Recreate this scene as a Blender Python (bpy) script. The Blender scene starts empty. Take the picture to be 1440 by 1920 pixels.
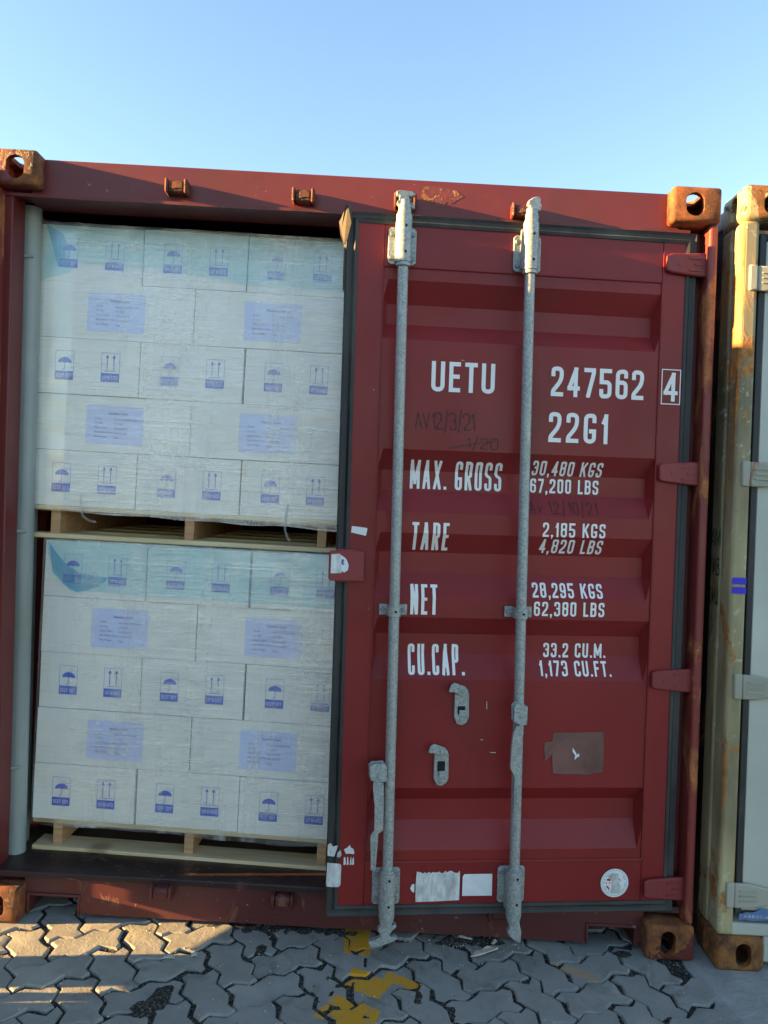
import bpy, bmesh, math, random
import numpy as np
from math import sin, cos, tan, pi, radians as rad
from mathutils import Vector, Matrix, noise
random.seed(7)
S = bpy.context.scene
COL = S.collection

# ------------------------------------------------------------------ camera, sky, sun, exposure
K = .0234                       # the yard falls 1.3 degrees to the right; container frames stand racked on it
cam = bpy.data.objects.new('camera', bpy.data.cameras.new('camera')); COL.objects.link(cam)
cam.data.sensor_fit = 'VERTICAL'; cam.data.sensor_height = 36; cam.data.lens = 27
cam.data.clip_start = .05; cam.data.clip_end = 2000
cam.matrix_world = Matrix.Translation((1.349, -2.560, 1.455)) @ Matrix.Rotation(pi/2-.01292, 4, 'X') @ Matrix.Rotation(.03198, 4, 'Z')
S.camera = cam

SUN_EL, SUN_TX, SUN_TY = rad(10.9), cos(rad(6.8)), sin(rad(6.8))     # sunlight travels to +X and slightly +Y
W = bpy.data.worlds.new('World'); S.world = W; W.use_nodes = True
nt = W.node_tree; nt.nodes.clear()
sky = nt.nodes.new('ShaderNodeTexSky'); sky.sky_type = 'NISHITA'; sky.sun_disc = False
sky.sun_elevation = SUN_EL; sky.sun_rotation = math.atan2(-SUN_TX, -SUN_TY)
sky.air_density = 1.0; sky.dust_density = .4; sky.ozone_density = 1.6; sky.altitude = 0
bg = nt.nodes.new('ShaderNodeBackground'); bg.inputs[1].default_value = .065
wo = nt.nodes.new('ShaderNodeOutputWorld')
nt.links.new(sky.outputs[0], bg.inputs[0]); nt.links.new(bg.outputs[0], wo.inputs[0])
sl = bpy.data.lights.new('sun', 'SUN'); sl.energy = 5; sl.angle = rad(.5); sl.color = (1, .60, .22)
so = bpy.data.objects.new('sun', sl); COL.objects.link(so)
so.rotation_euler = Vector((SUN_TX*cos(SUN_EL), SUN_TY*cos(SUN_EL), -sin(SUN_EL))).to_track_quat('-Z', 'Y').to_euler()
S.view_settings.view_transform = 'Standard'; S.view_settings.look = 'None'
S.view_settings.gamma = 1; S.view_settings.use_curve_mapping = False; S.view_settings.exposure = 2.95

# ------------------------------------------------------------------ materials
def lerp3(a, b, t): return tuple(a[i]+(b[i]-a[i])*t for i in range(3))
class Mat:
    def __init__(s, name):
        s.m = bpy.data.materials.new(name); s.m.use_nodes = True; s.nt = s.m.node_tree; s.nt.nodes.clear()
        s.out = s.n('OutputMaterial'); s.bs = s.n('BsdfPrincipled'); s.l(s.bs.outputs[0], s.out.inputs[0])
        tc = s.n('TexCoord'); oi = s.n('ObjectInfo'); 
        ad = s.n('VectorMath'); ad.operation = 'MULTIPLY_ADD'
        s.l(oi.outputs['Random'], ad.inputs[0]); ad.inputs[1].default_value = (7.3, 3.1, 5.7); s.l(tc.outputs['Object'], ad.inputs[2])
        s.co = ad.outputs[0]; s.rnd = oi.outputs['Random']
    def n(s, t): return s.nt.nodes.new('ShaderNode'+t)
    def l(s, a, b): s.nt.links.new(a, b)
    def noise(s, scale, det=4, rough=.55, stretch=None, co=None, dist=0):
        t = s.n('TexNoise'); t.inputs['Scale'].default_value = scale; t.inputs['Detail'].default_value = det
        t.inputs['Roughness'].default_value = rough; t.inputs['Distortion'].default_value = dist
        co = co or s.co
        if stretch:
            m = s.n('VectorMath'); m.operation = 'MULTIPLY'; m.inputs[1].default_value = stretch; s.l(co, m.inputs[0]); co = m.outputs[0]
        s.l(co, t.inputs['Vector']); return t.outputs[0]
    def ramp(s, f, a, b, lo=0., hi=1.):
        r = s.n('MapRange'); s.l(f, r.inputs[0]); r.inputs[1].default_value = a; r.inputs[2].default_value = b
        r.inputs[3].default_value = lo; r.inputs[4].default_value = hi; return r.outputs[0]
    def math(s, op, a, b):
        r = s.n('Math'); r.operation = op
        for i, x in enumerate((a, b)):
            if isinstance(x, (int, float)): r.inputs[i].default_value = x
            else: s.l(x, r.inputs[i])
        return r.outputs[0]
    def mix(s, f, a, b):
        r = s.n('Mix'); r.data_type = 'RGBA'
        if isinstance(f, (int, float)): r.inputs[0].default_value = f
        else: s.l(f, r.inputs[0])
        for i, x in ((6, a), (7, b)):
            if isinstance(x, tuple): r.inputs[i].default_value = (*x, 1)
            else: s.l(x, r.inputs[i])
        return r.outputs[2]
    def col(s, c):
        if isinstance(c, tuple): s.bs.inputs['Base Color'].default_value = (*c, 1)
        else: s.l(c, s.bs.inputs['Base Color'])
    def rough(s, r):
        if isinstance(r, (int, float)): s.bs.inputs['Roughness'].default_value = r
        else: s.l(r, s.bs.inputs['Roughness'])
    def bump(s, h, st=.3, d=.002):
        b = s.n('Bump'); b.inputs['Strength'].default_value = st; b.inputs['Distance'].default_value = d
        s.l(h, b.inputs['Height']); s.l(b.outputs[0], s.bs.inputs['Normal']); return b.outputs[0]

def paint(name, c, rust=.0, rough=.42, spec=.5, dirt=.25, chip=.69, rustc=(.20,.065,.018), dirtc=(.05,.035,.03), streak=False, dlo=.52, dhi=.75):
    m = Mat(name)
    a = m.noise(1.7, 5); base = m.mix(m.ramp(a, .35, .7), tuple(x*.86 for x in c), tuple(min(1, x*1.12) for x in c))
    g = m.noise(2.2, 6, .6, (1, 1, .22))
    base = m.mix(m.ramp(g, dlo, dhi, 0, dirt), base, dirtc)
    ch = m.ramp(m.noise(38, 3, .6), chip+.04, chip+.055); area = m.ramp(m.noise(3.1, 3), .5, .56)
    base = m.mix(m.math('MULTIPLY', m.math('MULTIPLY', ch, area), .6), base, tuple(min(1, x*.5+.22) for x in c))
    f = None
    if rust:
        f = m.ramp(m.noise(7, 8, .68, (1, 1, .45), dist=.6), .62-rust*.45, .66-rust*.38)
        if streak: f = m.math('MAXIMUM', f, m.ramp(m.noise(26, 5, .6, (1, 1, .035)), .60, .66))
        rc = m.mix(m.ramp(m.math('ADD', m.math('MULTIPLY', m.noise(46, 5, .7), .5), m.math('MULTIPLY', m.noise(13, 5, .7), .5)), .40, .60), rustc, tuple(x*2.3 for x in rustc)); base = m.mix(f, base, rc)
    m.col(base); r = m.ramp(m.noise(5, 4), .3, .7, rough-.07, rough+.1)
    if f is not None: r = m.math('MAXIMUM', r, m.math('MULTIPLY', f, .8))
    m.rough(r); m.bs.inputs['Specular IOR Level'].default_value = spec
    h = m.math('ADD', m.noise(9, 3), m.math('MULTIPLY', m.noise(2.6, 2), 5.0))
    if f is not None:
        h2 = m.math('MULTIPLY', f, m.math('ADD', m.noise(60, 6, .7), .4)); h = m.math('ADD', m.math('MULTIPLY', h, .5), h2)
    m.bump(h, .25 if not rust else (.6 if rust < .4 else .9), .003 if rust < .4 else .006)
    return m.m
def plain(name, c, rough=.5, spec=.5, var=.12, scale=8, bump=.15, metal=0, stretch=None, dark=None, bd=.001):
    m = Mat(name); a = m.noise(scale, 6, .6, stretch)
    d = dark or tuple(x*(1-var*2) for x in c)
    m.col(m.mix(m.ramp(a, .32, .68), d, tuple(min(1, x*(1+var)) for x in c))); m.rough(rough)
    m.bs.inputs['Specular IOR Level'].default_value = spec; m.bs.inputs['Metallic'].default_value = metal
    if bump: m.bump(m.noise(scale*6, 5, .65, stretch), bump, bd)
    return m.m
M = {}
M['red'] = paint('red container paint', (.215, .019, .019), rough=.40, spec=.32, dirt=.45, chip=.70)
M['redframe'] = paint('worn red frame paint', (.145, .019, .018), rust=.0, rough=.46, dirt=.45, chip=.66, rustc=(.16,.05,.02))
M['tubered'] = paint('rust bitten red hinge post', (.21, .032, .026), rust=.22, rough=.48, dirt=.3, rustc=(.22,.075,.025))
M['rail'] = paint('dark red bottom rail paint', (.092, .018, .018), rust=.06, rough=.5, dirt=.6, chip=.64, rustc=(.09,.035,.02))
M['hinge'] = paint('red hinge paint', (.215, .026, .026), rust=.05, rough=.5, dirt=.2)
def rusty(name, paintc, amount, bright=(.31, .10, .028), dark=(.055, .020, .012)):
    m = Mat(name)
    a = m.noise(16, 9, .74, dist=.5); b = m.noise(60, 8, .8); c_ = m.noise(5.5, 7, .7, (1, 1, .7), dist=.7); st = m.noise(30, 6, .7, (1, 1, .10))
    rust = m.mix(m.ramp(a, .36, .62), dark, bright); rust = m.mix(m.ramp(b, .50, .62, 0, .7), rust, tuple(x*.55 for x in bright)); rust = m.mix(m.ramp(st, .56, .66, 0, .55), rust, (.16, .05, .02))
    pc = m.mix(m.ramp(m.noise(9, 6, .7), .4, .65), paintc, tuple(x*.62 for x in paintc)); pc = m.mix(m.ramp(b, .63, .66, 0, .8), pc, dark)
    f = m.ramp(m.math('ADD', m.math('MULTIPLY', c_, .75), m.math('MULTIPLY', a, .25)), .62-amount*.3, .635-amount*.3)
    c = m.mix(f, pc, rust); edge_ = m.math('MULTIPLY', m.ramp(m.math('ADD', m.math('MULTIPLY', c_, .75), m.math('MULTIPLY', a, .25)), .605-amount*.3, .625-amount*.3), m.math('SUBTRACT', 1, f))
    c = m.mix(m.math('MULTIPLY', edge_, .7), c, dark); m.col(c); m.rough(m.math('MAXIMUM', m.math('MULTIPLY', f, .85), .45))
    m.bump(m.math('ADD', m.math('MULTIPLY', f, m.math('ADD', b, .2)), m.math('MULTIPLY', a, .8)), 1.0, .0045); return m.m
M['casting'] = rusty('rusty orange casting', (.19, .045, .03), .62)
M['castlow'] = rusty('scuffed red brown casting', (.20, .034, .026), .52, (.34, .12, .03))
M['keeper'] = rusty('rusty red brown bracket', (.17, .032, .024), .45, (.20, .06, .025))
M['whinge'] = paint('grimy cream hinge paint', (.33, .33, .26), rust=.05, rough=.6, dirt=.6, dirtc=(.1,.09,.06))
M['wcast'] = rusty('rusty cream casting', (.50, .42, .20), .52, (.32, .13, .03))
M['sill'] = paint('scraped black sill', (.03, .014, .013), rust=.12, rough=.42, dirt=.75, chip=.62, rustc=(.05,.02,.015), dirtc=(.012,.012,.012))
M['void'] = plain('dark container inside', (.02, .02, .02), .8)
M['inside'] = plain('container inner lining paint', (.06, .055, .05), .7)
M['tube'] = paint('grey inner post paint', (.31, .35, .325), rust=0, rough=.45, dirt=.4, chip=.68, dirtc=(.12,.10,.07))
M['floor'] = plain('plywood floor', (.10, .065, .04), .7, stretch=(1, .1, 1))
def galv():
    m = Mat('weathered galvanised steel')
    v = m.n('TexVoronoi'); v.inputs['Scale'].default_value = 170; m.l(m.co, v.inputs['Vector'])
    a = m.mix(m.ramp(v.outputs['Color'], .2, .9), (.24, .27, .26), (.41, .44, .42))
    a = m.mix(m.ramp(m.noise(6, 6, .7, (1, 1, .3)), .5, .72, 0, .5), a, (.36, .345, .29))
    a = m.mix(m.ramp(m.noise(52, 4, .7), .66, .72, 0, .75), a, (.16, .09, .05))
    m.col(a); m.rough(m.ramp(m.noise(20, 3), .3, .7, .42, .6)); m.bs.inputs['Metallic'].default_value = .25
    m.bump(m.noise(70, 5, .7), .35, .001); return m.m
M['galv'] = galv()
def rubber():
    m = Mat('dusty black rubber'); a = m.noise(5, 7, .65, (1, 1, .4))
    m.col(m.mix(m.ramp(a, .42, .75), (.012, .014, .016), (.075, .08, .07))); m.rough(m.ramp(a, .3, .7, .45, .8))
    m.bump(m.noise(60, 4), .2, .001); return m.m
M['rubber'] = rubber()
M['rubber_old'] = plain('faded brown rubber flap', (.065, .05, .032), .75, scale=14, var=.25)
M['hole'] = plain('black hole', (.008, .008, .008), .9)
M['bolt'] = plain('dull bolt head', (.26, .27, .28), .5, metal=.4, scale=60)
def letter():
    m = Mat('worn white lettering'); c = m.mix(m.ramp(m.noise(60, 5, .7), .62, .75, 0, .5), (.80, .80, .78), (.55, .40, .38))
    m.col(c); m.rough(.5); return m.m
M['white'] = letter()
M['pen'] = plain('dark marker pen', (.022, .008, .010), .6)
M['sticker'] = plain('torn white paper sticker', (.72, .73, .70), .6, scale=45, var=.1, dark=(.36, .36, .36), stretch=(1, 1, .35))
M['stickergrey'] = plain('scuffed grey sticker', (.50, .52, .50), .5, scale=30, var=.2)
M['stickerwhite'] = plain('white sticker', (.74, .77, .77), .45, scale=30, var=.04)
M['stickercyan'] = plain('faint green print', (.22, .45, .45), .5)
M['stickerred'] = plain('bright red print', (.65, .015, .02), .5)
M['patch'] = plain('faded red brown overpaint', (.17, .075, .06), .6, scale=9, var=.2)
def carton():
    m = Mat('white cardboard'); a = m.noise(3, 3); c = m.mix(m.ramp(a, .3, .7), (.86, .85, .77), (.91, .89, .82))
    c = m.mix(m.ramp(m.rnd, 0, 1, 0, .5), c, (.80, .80, .75)); m.col(c); m.rough(.7); m.bump(m.noise(5, 2), .2, .004); return m.m
M['carton'] = carton()
M['ink'] = plain('blue print ink', (.015, .10, .62), .55, var=.05, bump=0)
M['inkwhite'] = plain('white print in blue panel', (.62, .68, .80), .55, var=.03, bump=0)
M['labelblue'] = plain('lavender paper label', (.62, .69, .96), .6, var=.04, bump=0)
M['inkdark'] = plain('dark label print', (.10, .12, .30), .6, bump=0)
def wood(name, a, b):
    m = Mat(name)
    g = m.noise(9, 6, .6, (.35, 5, 8), dist=.8); c = m.mix(m.ramp(g, .35, .68), a, b)
    k = m.ramp(m.noise(2.6, 2), .66, .72, 0, .6); c = m.mix(k, c, (.20, .09, .03)); m.col(c); m.rough(.7)
    m.bump(g, .3, .002); return m.m
M['pine'] = wood('pale pine board', (.60, .44, .22), (.76, .62, .38))
M['pine2'] = wood('orange pine stringer', (.42, .22, .10), (.60, .38, .20))
def film():
    m = Mat('clear stretch film'); nt = m.nt
    lines = m.noise(1.0, 5, .75, (1.6, 1, 75), dist=.35); fine = m.noise(1.0, 3, .7, (5, 1, 420))
    blot = m.noise(2.6, 4, .55, (1.6, 1, .8)); vert = m.noise(1.0, 3, .6, (11, 1, 1.2))
    h = m.math('ADD', m.math('MULTIPLY', lines, 1.0), m.math('MULTIPLY', fine, .35))
    h = m.math('ADD', h, m.math('MULTIPLY', m.noise(1, 3, .5, (9, 1, 6)), 1.6))
    b = m.n('Bump'); b.inputs['Strength'].default_value = .55; b.inputs['Distance'].default_value = .0025; m.l(h, b.inputs['Height'])
    gl = m.n('BsdfGlossy'); gl.inputs['Roughness'].default_value = .22; gl.inputs['Color'].default_value = (1, 1, 1, 1); m.l(b.outputs[0], gl.inputs['Normal'])
    df = m.n('BsdfDiffuse'); df.inputs['Color'].default_value = (.93, .92, .84, 1)
    tr = m.n('BsdfTransparent'); tr.inputs['Color'].default_value = (.985, .99, .975, 1)
    tc2 = m.n('TexCoord'); sp2 = m.n('SeparateXYZ'); m.l(tc2.outputs['Object'], sp2.inputs[0]); left = m.ramp(m.math('ADD', sp2.outputs[0], m.math('MULTIPLY', m.noise(3, 2), .03)), .128, .136)
    fd = m.math('MULTIPLY', m.ramp(lines, .50, .68, .05, .75), m.ramp(blot, .35, .65, .25, 1.0))
    fd = m.math('ADD', fd, m.ramp(vert, .50, .64, 0, .30))  # pale upright patches paint soft reflections into the film's diffuse colour
    fd = m.math('MULTIPLY', fd, m.ramp(left, 0, 1, .25, 1)); b.inputs['Strength'].default_value = .6; m.l(m.ramp(left, 0, 1, .06, .6), b.inputs['Strength'])
    m1 = m.n('MixShader'); m.l(fd, m1.inputs[0]); m.l(tr.outputs[0], m1.inputs[1]); m.l(df.outputs[0], m1.inputs[2])
    m2 = m.n('MixShader'); m.l(m.ramp(blot, .3, .7, .09, .24), m2.inputs[0]); m.l(m1.outputs[0], m2.inputs[1]); m.l(gl.outputs[0], m2.inputs[2])
    m.l(m2.outputs[0], m.out.inputs[0]); return m.m
M['film'] = film()
def tint(name, c, fd, dcol):
    m = Mat(name); tr = m.n('BsdfTransparent'); tr.inputs['Color'].default_value = (*c, 1)
    w = m.noise(16, 4, .6, (1, 1, .6), dist=1)
    pr = m.n('BsdfPrincipled'); pr.inputs['Base Color'].default_value = (*dcol, 1); pr.inputs['Roughness'].default_value = .3
    b = m.n('Bump'); b.inputs['Strength'].default_value = .5; b.inputs['Distance'].default_value = .006; m.l(w, b.inputs['Height']); m.l(b.outputs[0], pr.inputs['Normal'])
    mx = m.n('MixShader'); m.l(m.ramp(w, .3, .7, fd*.6, fd*1.3), mx.inputs[0]); m.l(tr.outputs[0], mx.inputs[1]); m.l(pr.outputs[0], mx.inputs[2])
    m.l(mx.outputs[0], m.out.inputs[0]); return m.m
M['bluesheet'] = tint('pale blue plastic sheet', (.80, .95, .98), .16, (.50, .84, .92))
M['filmtail'] = tint('twisted film end', (.90, .91, .89), .34, (.60, .61, .57))
M['bluefold'] = tint('blue plastic sheet folded double', (.48, .80, .93), .30, (.14, .50, .76))
def paver():
    m = Mat('grey concrete paver'); a = m.noise(7, 7, .68)
    c = m.mix(m.ramp(a, .3, .7), (.215, .215, .185), (.355, .345, .30))
    c = m.mix(m.ramp(m.rnd, 0, 1, 0, .45), c, (.20, .195, .18))
    c = m.mix(m.ramp(m.noise(4.5, 7, .72, dist=.8), .54, .68, 0, .6), c, (.095, .10, .092))
    sp = m.ramp(m.noise(150, 2, .6), .70, .74, 0, .55); c = m.mix(sp, c, (.42, .42, .38))
    # the worn yellow traffic line painted across some stones
    g = m.n('NewGeometry'); sx = m.n('SeparateXYZ'); m.l(g.outputs['Position'], sx.inputs[0])
    band = None
    for cx, cy, hx, hy, an in ((1.305, .02, .045, .075, 0), (1.343, -.203, .066, .050, -25), (1.298, -.345, .080, .055, -22), (1.452, -.182, .060, .024, -27), (2.02, -.09, .07, .02, -25)):
        dx = m.math('SUBTRACT', sx.outputs[0], cx); dy = m.math('SUBTRACT', sx.outputs[1], cy); ca, sa = cos(rad(an)), sin(rad(an))
        u = m.math('DIVIDE', m.math('ABSOLUTE', m.math('ADD', m.math('MULTIPLY', dx, ca), m.math('MULTIPLY', dy, sa)), 0), hx)
        v = m.math('DIVIDE', m.math('ABSOLUTE', m.math('ADD', m.math('MULTIPLY', dx, -sa), m.math('MULTIPLY', dy, ca)), 0), hy)
        q = m.ramp(m.math('ADD', m.math('MAXIMUM', u, v), m.math('MULTIPLY', m.math('SUBTRACT', m.noise(16, 4), .5), .7)), .97, 1.03, 1 if cx < 2 else .3, 0)
        band = q if band is None else m.math('MAXIMUM', band, q)
    band = m.math('MULTIPLY', band, m.ramp(m.noise(34, 5, .7), .36, .46, .35, 1))
    c = m.mix(band, c, (.60, .29, .012)); m.col(c); m.rough(.85)
    m.bump(m.math('ADD', m.noise(45, 6, .7), m.math('MULTIPLY', m.noise(170, 3, .6), .5)), .75, .004); return m.m
M['paver'] = paver()
def soil():
    m = Mat('black gritty joint soil'); c = m.mix(m.ramp(m.noise(120, 4, .7), .50, .64), (.014, .015, .012), (.17, .165, .135))
    m.col(c); m.rough(.95); m.bump(m.noise(80, 6, .75), 1, .01); return m.m
M['soil'] = soil()
def concrete():
    m = Mat('rough cast concrete'); c = m.mix(m.ramp(m.noise(6, 8, .7), .35, .68), (.24, .24, .22), (.40, .395, .37))
    m.col(c); m.rough(.9); m.bump(m.math('ADD', m.noise(28, 6, .7), m.math('MULTIPLY', m.noise(9, 3), .8)), .9, .009); return m.m
M['concrete'] = concrete()
M['yard'] = plain('grey yard paving', (.19, .19, .18), .9, scale=2, var=.12, bump=.5)
M['wpost'] = paint('cream post paint with rust', (.52, .45, .24), rust=.16, rough=.55, dirt=.95, chip=.55, rustc=(.22,.09,.02), dirtc=(.10,.085,.045), streak=True, dlo=.42, dhi=.62)
M['wdoor'] = paint('pale grey green door paint', (.46, .48, .41), rust=0, rough=.5, dirt=.2, dirtc=(.2,.2,.15))
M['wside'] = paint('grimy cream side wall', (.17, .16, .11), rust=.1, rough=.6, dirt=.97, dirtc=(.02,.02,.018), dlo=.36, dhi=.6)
M['tape'] = plain('bright blue tape', (.015, .015, .50), .35, var=.03, bump=0)
M['bluestain'] = plain('blue sticker remains', (.02, .13, .42), .6, scale=70, var=.3, dark=(.16,.17,.14))
M['twig'] = plain('pale dry wood splinter', (.50, .46, .36), .8, scale=50)
M['leaf'] = plain('dry grey leaf', (.42, .45, .38), .8, scale=50)
M['beam'] = wood('added shade beam timber', (.20, .13, .08), (.32, .23, .15))

# ------------------------------------------------------------------ geometry helpers
def tag(o, label=None, cat=None, group=None, kind=None):
    for k, v in (('label', label), ('category', cat), ('group', group), ('kind', kind)):
        if v: o[k] = v
    return o
def wloc(o):
    v = Vector((0, 0, 0))
    while o: v = v + o.location; o = o.parent
    return v
def sh(v): return Vector((v[0], v[1], v[2]-K*v[0]))          # stands on the sloping yard
def ident(v): return Vector(v)
class MB:
    """collects geometry given in some frame; T maps the frame to world"""
    def __init__(s, T=sh): s.v = []; s.f = []; s.T = T
    def add(s, vs, fs):
        b = len(s.v); s.v += [s.T(v) for v in vs]; s.f += [tuple(b+i for i in f) for f in fs]; return s
    def box(s, x0, x1, y0, y1, z0, z1):
        vs = [(x, y, z) for x in (x0, x1) for y in (y0, y1) for z in (z0, z1)]
        return s.add(vs, [(0,1,3,2),(4,6,7,5),(0,4,5,1),(2,3,7,6),(0,2,6,4),(1,5,7,3)])
    def prism(s, poly, a0, a1, axis=2):
        """poly in two axes, extruded from a0 to a1 along the third (axis index)"""
        def mk(p, a): l = list(p); l.insert(axis, a); return tuple(l)
        n = len(poly); vs = [mk(p, a0) for p in poly]+[mk(p, a1) for p in poly]
        fs = [tuple(range(n)), tuple(range(2*n-1, n-1, -1))]+[(i, (i+1) % n, n+(i+1) % n, n+i) for i in range(n)]
        return s.add(vs, fs)
    def cyl(s, p0, p1, r0, r1=None, n=16, cap=True):
        r1 = r0 if r1 is None else r1; p0 = Vector(p0); p1 = Vector(p1); d = (p1-p0).normalized()
        a = d.orthogonal().normalized(); b = d.cross(a); vs = []
        for p, r in ((p0, r0), (p1, r1)):
            vs += [tuple(p+a*(r*cos(2*pi*i/n))+b*(r*sin(2*pi*i/n))) for i in range(n)]
        fs = [(i, (i+1) % n, n+(i+1) % n, n+i) for i in range(n)]
        if cap: fs += [tuple(range(n-1, -1, -1)), tuple(range(n, 2*n))]
        return s.add(vs, fs)
    def mesh(s, origin=Vector((0,0,0)), name='m'):
        me = bpy.data.meshes.new(name); me.from_pydata([tuple(v-origin) for v in s.v], [], s.f)
        bm = bmesh.new(); bm.from_mesh(me); bmesh.ops.recalc_face_normals(bm, faces=bm.faces); bm.to_mesh(me); bm.free()
        return me
    def build(s, name, mat, parent=None, origin=None, bevel=0, smooth=False, seg=2):
        if origin is None:
            n = len(s.v); c = sum(s.v, Vector((0,0,0)))/n; origin = Vector((c.x, c.y, min(v.z for v in s.v)))
        origin = Vector(origin); me = s.mesh(origin, name); me.materials.append(M[mat])
        o = bpy.data.objects.new(name, me); COL.objects.link(o)
        if parent: o.parent = parent; o.location = origin-wloc(parent)
        else: o.location = origin
        if bevel:
            b = o.modifiers.new('bevel', 'BEVEL'); b.width = bevel; b.segments = seg; b.limit_method = 'ANGLE'; b.angle_limit = rad(35)
            smooth = True
        if smooth: me.shade_smooth(); me.set_sharp_from_angle(angle=rad(40))
        return o
def empty(name, loc, *t, **k):
    o = bpy.data.objects.new(name, None); COL.objects.link(o); o.location = loc; o.empty_display_size = .1
    tag(o, *t, **k); return o
def ident_copy(src, name, loc, parent):
    o = bpy.data.objects.new(name, src.data); COL.objects.link(o); o.location = loc; o.parent = parent; return o

# ------------------------------------------------------------------ stroke lettering
R = .24
G = {
'U':(1,[[(0,1),(0,0,R),(1,0,R),(1,1)]]), 'E':(.86,[[(1,1),(0,1),(0,0),(1,0)],[(0,.52),(.88,.52)]]), 'T':(.95,[[(0,1),(1,1)],[(.5,1),(.5,0)]]),
'2':(1,[[(0,.78),(0,1,R),(1,1,R),(1,.56,.3),(0,.13,.06),(0,0),(1,0)]]), '4':(1.02,[[(.74,0),(.74,1),(0,.26),(1.05,.26)]]),
'7':(.95,[[(0,1),(1,1),(1,.9,.08),(.34,0)]]), '5':(1,[[(1,1),(0,1),(0,.56),(1,.56,R),(1,0,R),(0,0,R),(0,.20)]]),
'6':(1,[[(1,.82),(1,1,R),(0,1,R),(0,0,R),(1,0,R),(1,.57,R),(.05,.57)]]), '9':(1,[[(0,.18),(0,0,R),(1,0,R),(1,1,R),(0,1,R),(0,.43,R),(.95,.43)]]),
'0':(1,[[(.5,1),(1,1,R),(1,0,R),(0,0,R),(0,1,R),(.5,1)]]), '1':(.55,[[(.2,.76),(.95,1),(.95,0)]]),
'3':(1,[[(0,.81),(0,1,R),(1,1,R),(1,.54,.16),(.55,.54)],[(.55,.54),(1,.54,.16),(1,0,R),(0,0,R),(0,.19)]]),
'8':(1,[[(.5,1),(1,1,R),(1,.54,.16),(0,.54,.16),(0,1,R),(.5,1)],[(.5,.54),(1,.54,.16),(1,0,R),(0,0,R),(0,.54,.16),(.5,.54)]]),
'G':(1,[[(1,.80),(1,1,.2),(0,1,R),(0,0,R),(1,0,R),(1,.40),(.62,.40)]]), 'M':(1.35,[[(0,0),(0,1),(.5,.18),(1,1),(1,0)]]),
'A':(1.1,[[(0,0),(.5,1),(1,0)],[(.18,.27),(.82,.27)]]), 'X':(1.1,[[(0,0),(1,1)],[(0,1),(1,0)]]),
'R':(1,[[(0,0),(0,1),(1,1,R),(1,.47,R),(0,.47)],[(.5,.47),(1,0)]]), 'S':(1,[[(1,.81),(1,1,R),(0,1,R),(0,.55,R),(1,.47,R),(1,0,R),(0,0,R),(0,.19)]]),
'N':(1.05,[[(0,0),(0,1),(1,0),(1,1)]]), 'C':(1,[[(1,.79),(1,1,.2),(0,1,R),(0,0,R),(1,0,.2),(1,.21)]]),
'P':(.98,[[(0,0),(0,1),(1,1,R),(1,.43,R),(0,.43)]]), 'K':(1.05,[[(0,0),(0,1)],[(1,1),(.05,.38)],[(.38,.62),(1,0)]]),
'L':(.85,[[(0,1),(0,0),(1,0)]]), 'B':(1,[[(0,.53),(0,1),(1,1,R),(1,.53,.14),(0,.53)],[(0,.53),(1,.53,.14),(1,0,R),(0,0),(0,.53)]]),
'F':(.85,[[(0,0),(0,1),(1,1)],[(0,.53),(.85,.53)]]), 'O':(1,[[(.5,1),(1,1,R),(1,0,R),(0,0,R),(0,1,R),(.5,1)]]),
'D':(1,[[(0,0),(0,1),(1,1,R),(1,0,R),(0,0)]]), 'Y':(1,[[(0,1),(.5,.45),(1,1)],[(.5,.45),(.5,0)]]), 'W':(1.5,[[(0,1),(.25,0),(.5,.85),(.75,0),(1,1)]]),
'I':(.18,[[(.5,0),(.5,1)]]), 'V':(1,[[(0,1),(.5,0),(1,1)]]), '/':(.8,[[(0,-.2),(1,1.2)]]), 'v':(.8,[[(0,.6),(.5,0),(1,.6)]]), ' ':(.5,[]), '.':(0,['dot']), ',':(0,['comma'])}
def fillet(pts, W_, H_, t):
    P = [Vector((t/2+p[0]*(W_-t), t/2+p[1]*(H_-t))) for p in pts]; out = [P[0]]
    for i in range(1, len(P)-1):
        r = (pts[i][2] if len(pts[i]) > 2 else 0)*H_
        if r <= 0: out.append(P[i]); continue
        a, b, c = P[i-1], P[i], P[i+1]; r = min(r, (a-b).length*.5, (c-b).length*.5, W_*.48)
        p, q = b+(a-b).normalized()*r, b+(c-b).normalized()*r
        for k in range(6):
            u = k/5; out.append(p.lerp(b, u*.56+.0).lerp(b.lerp(q, u), u) if False else (p*(1-u)**2+b*2*u*(1-u)*1.0+q*u*u))
    out.append(P[-1]); return out
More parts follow.
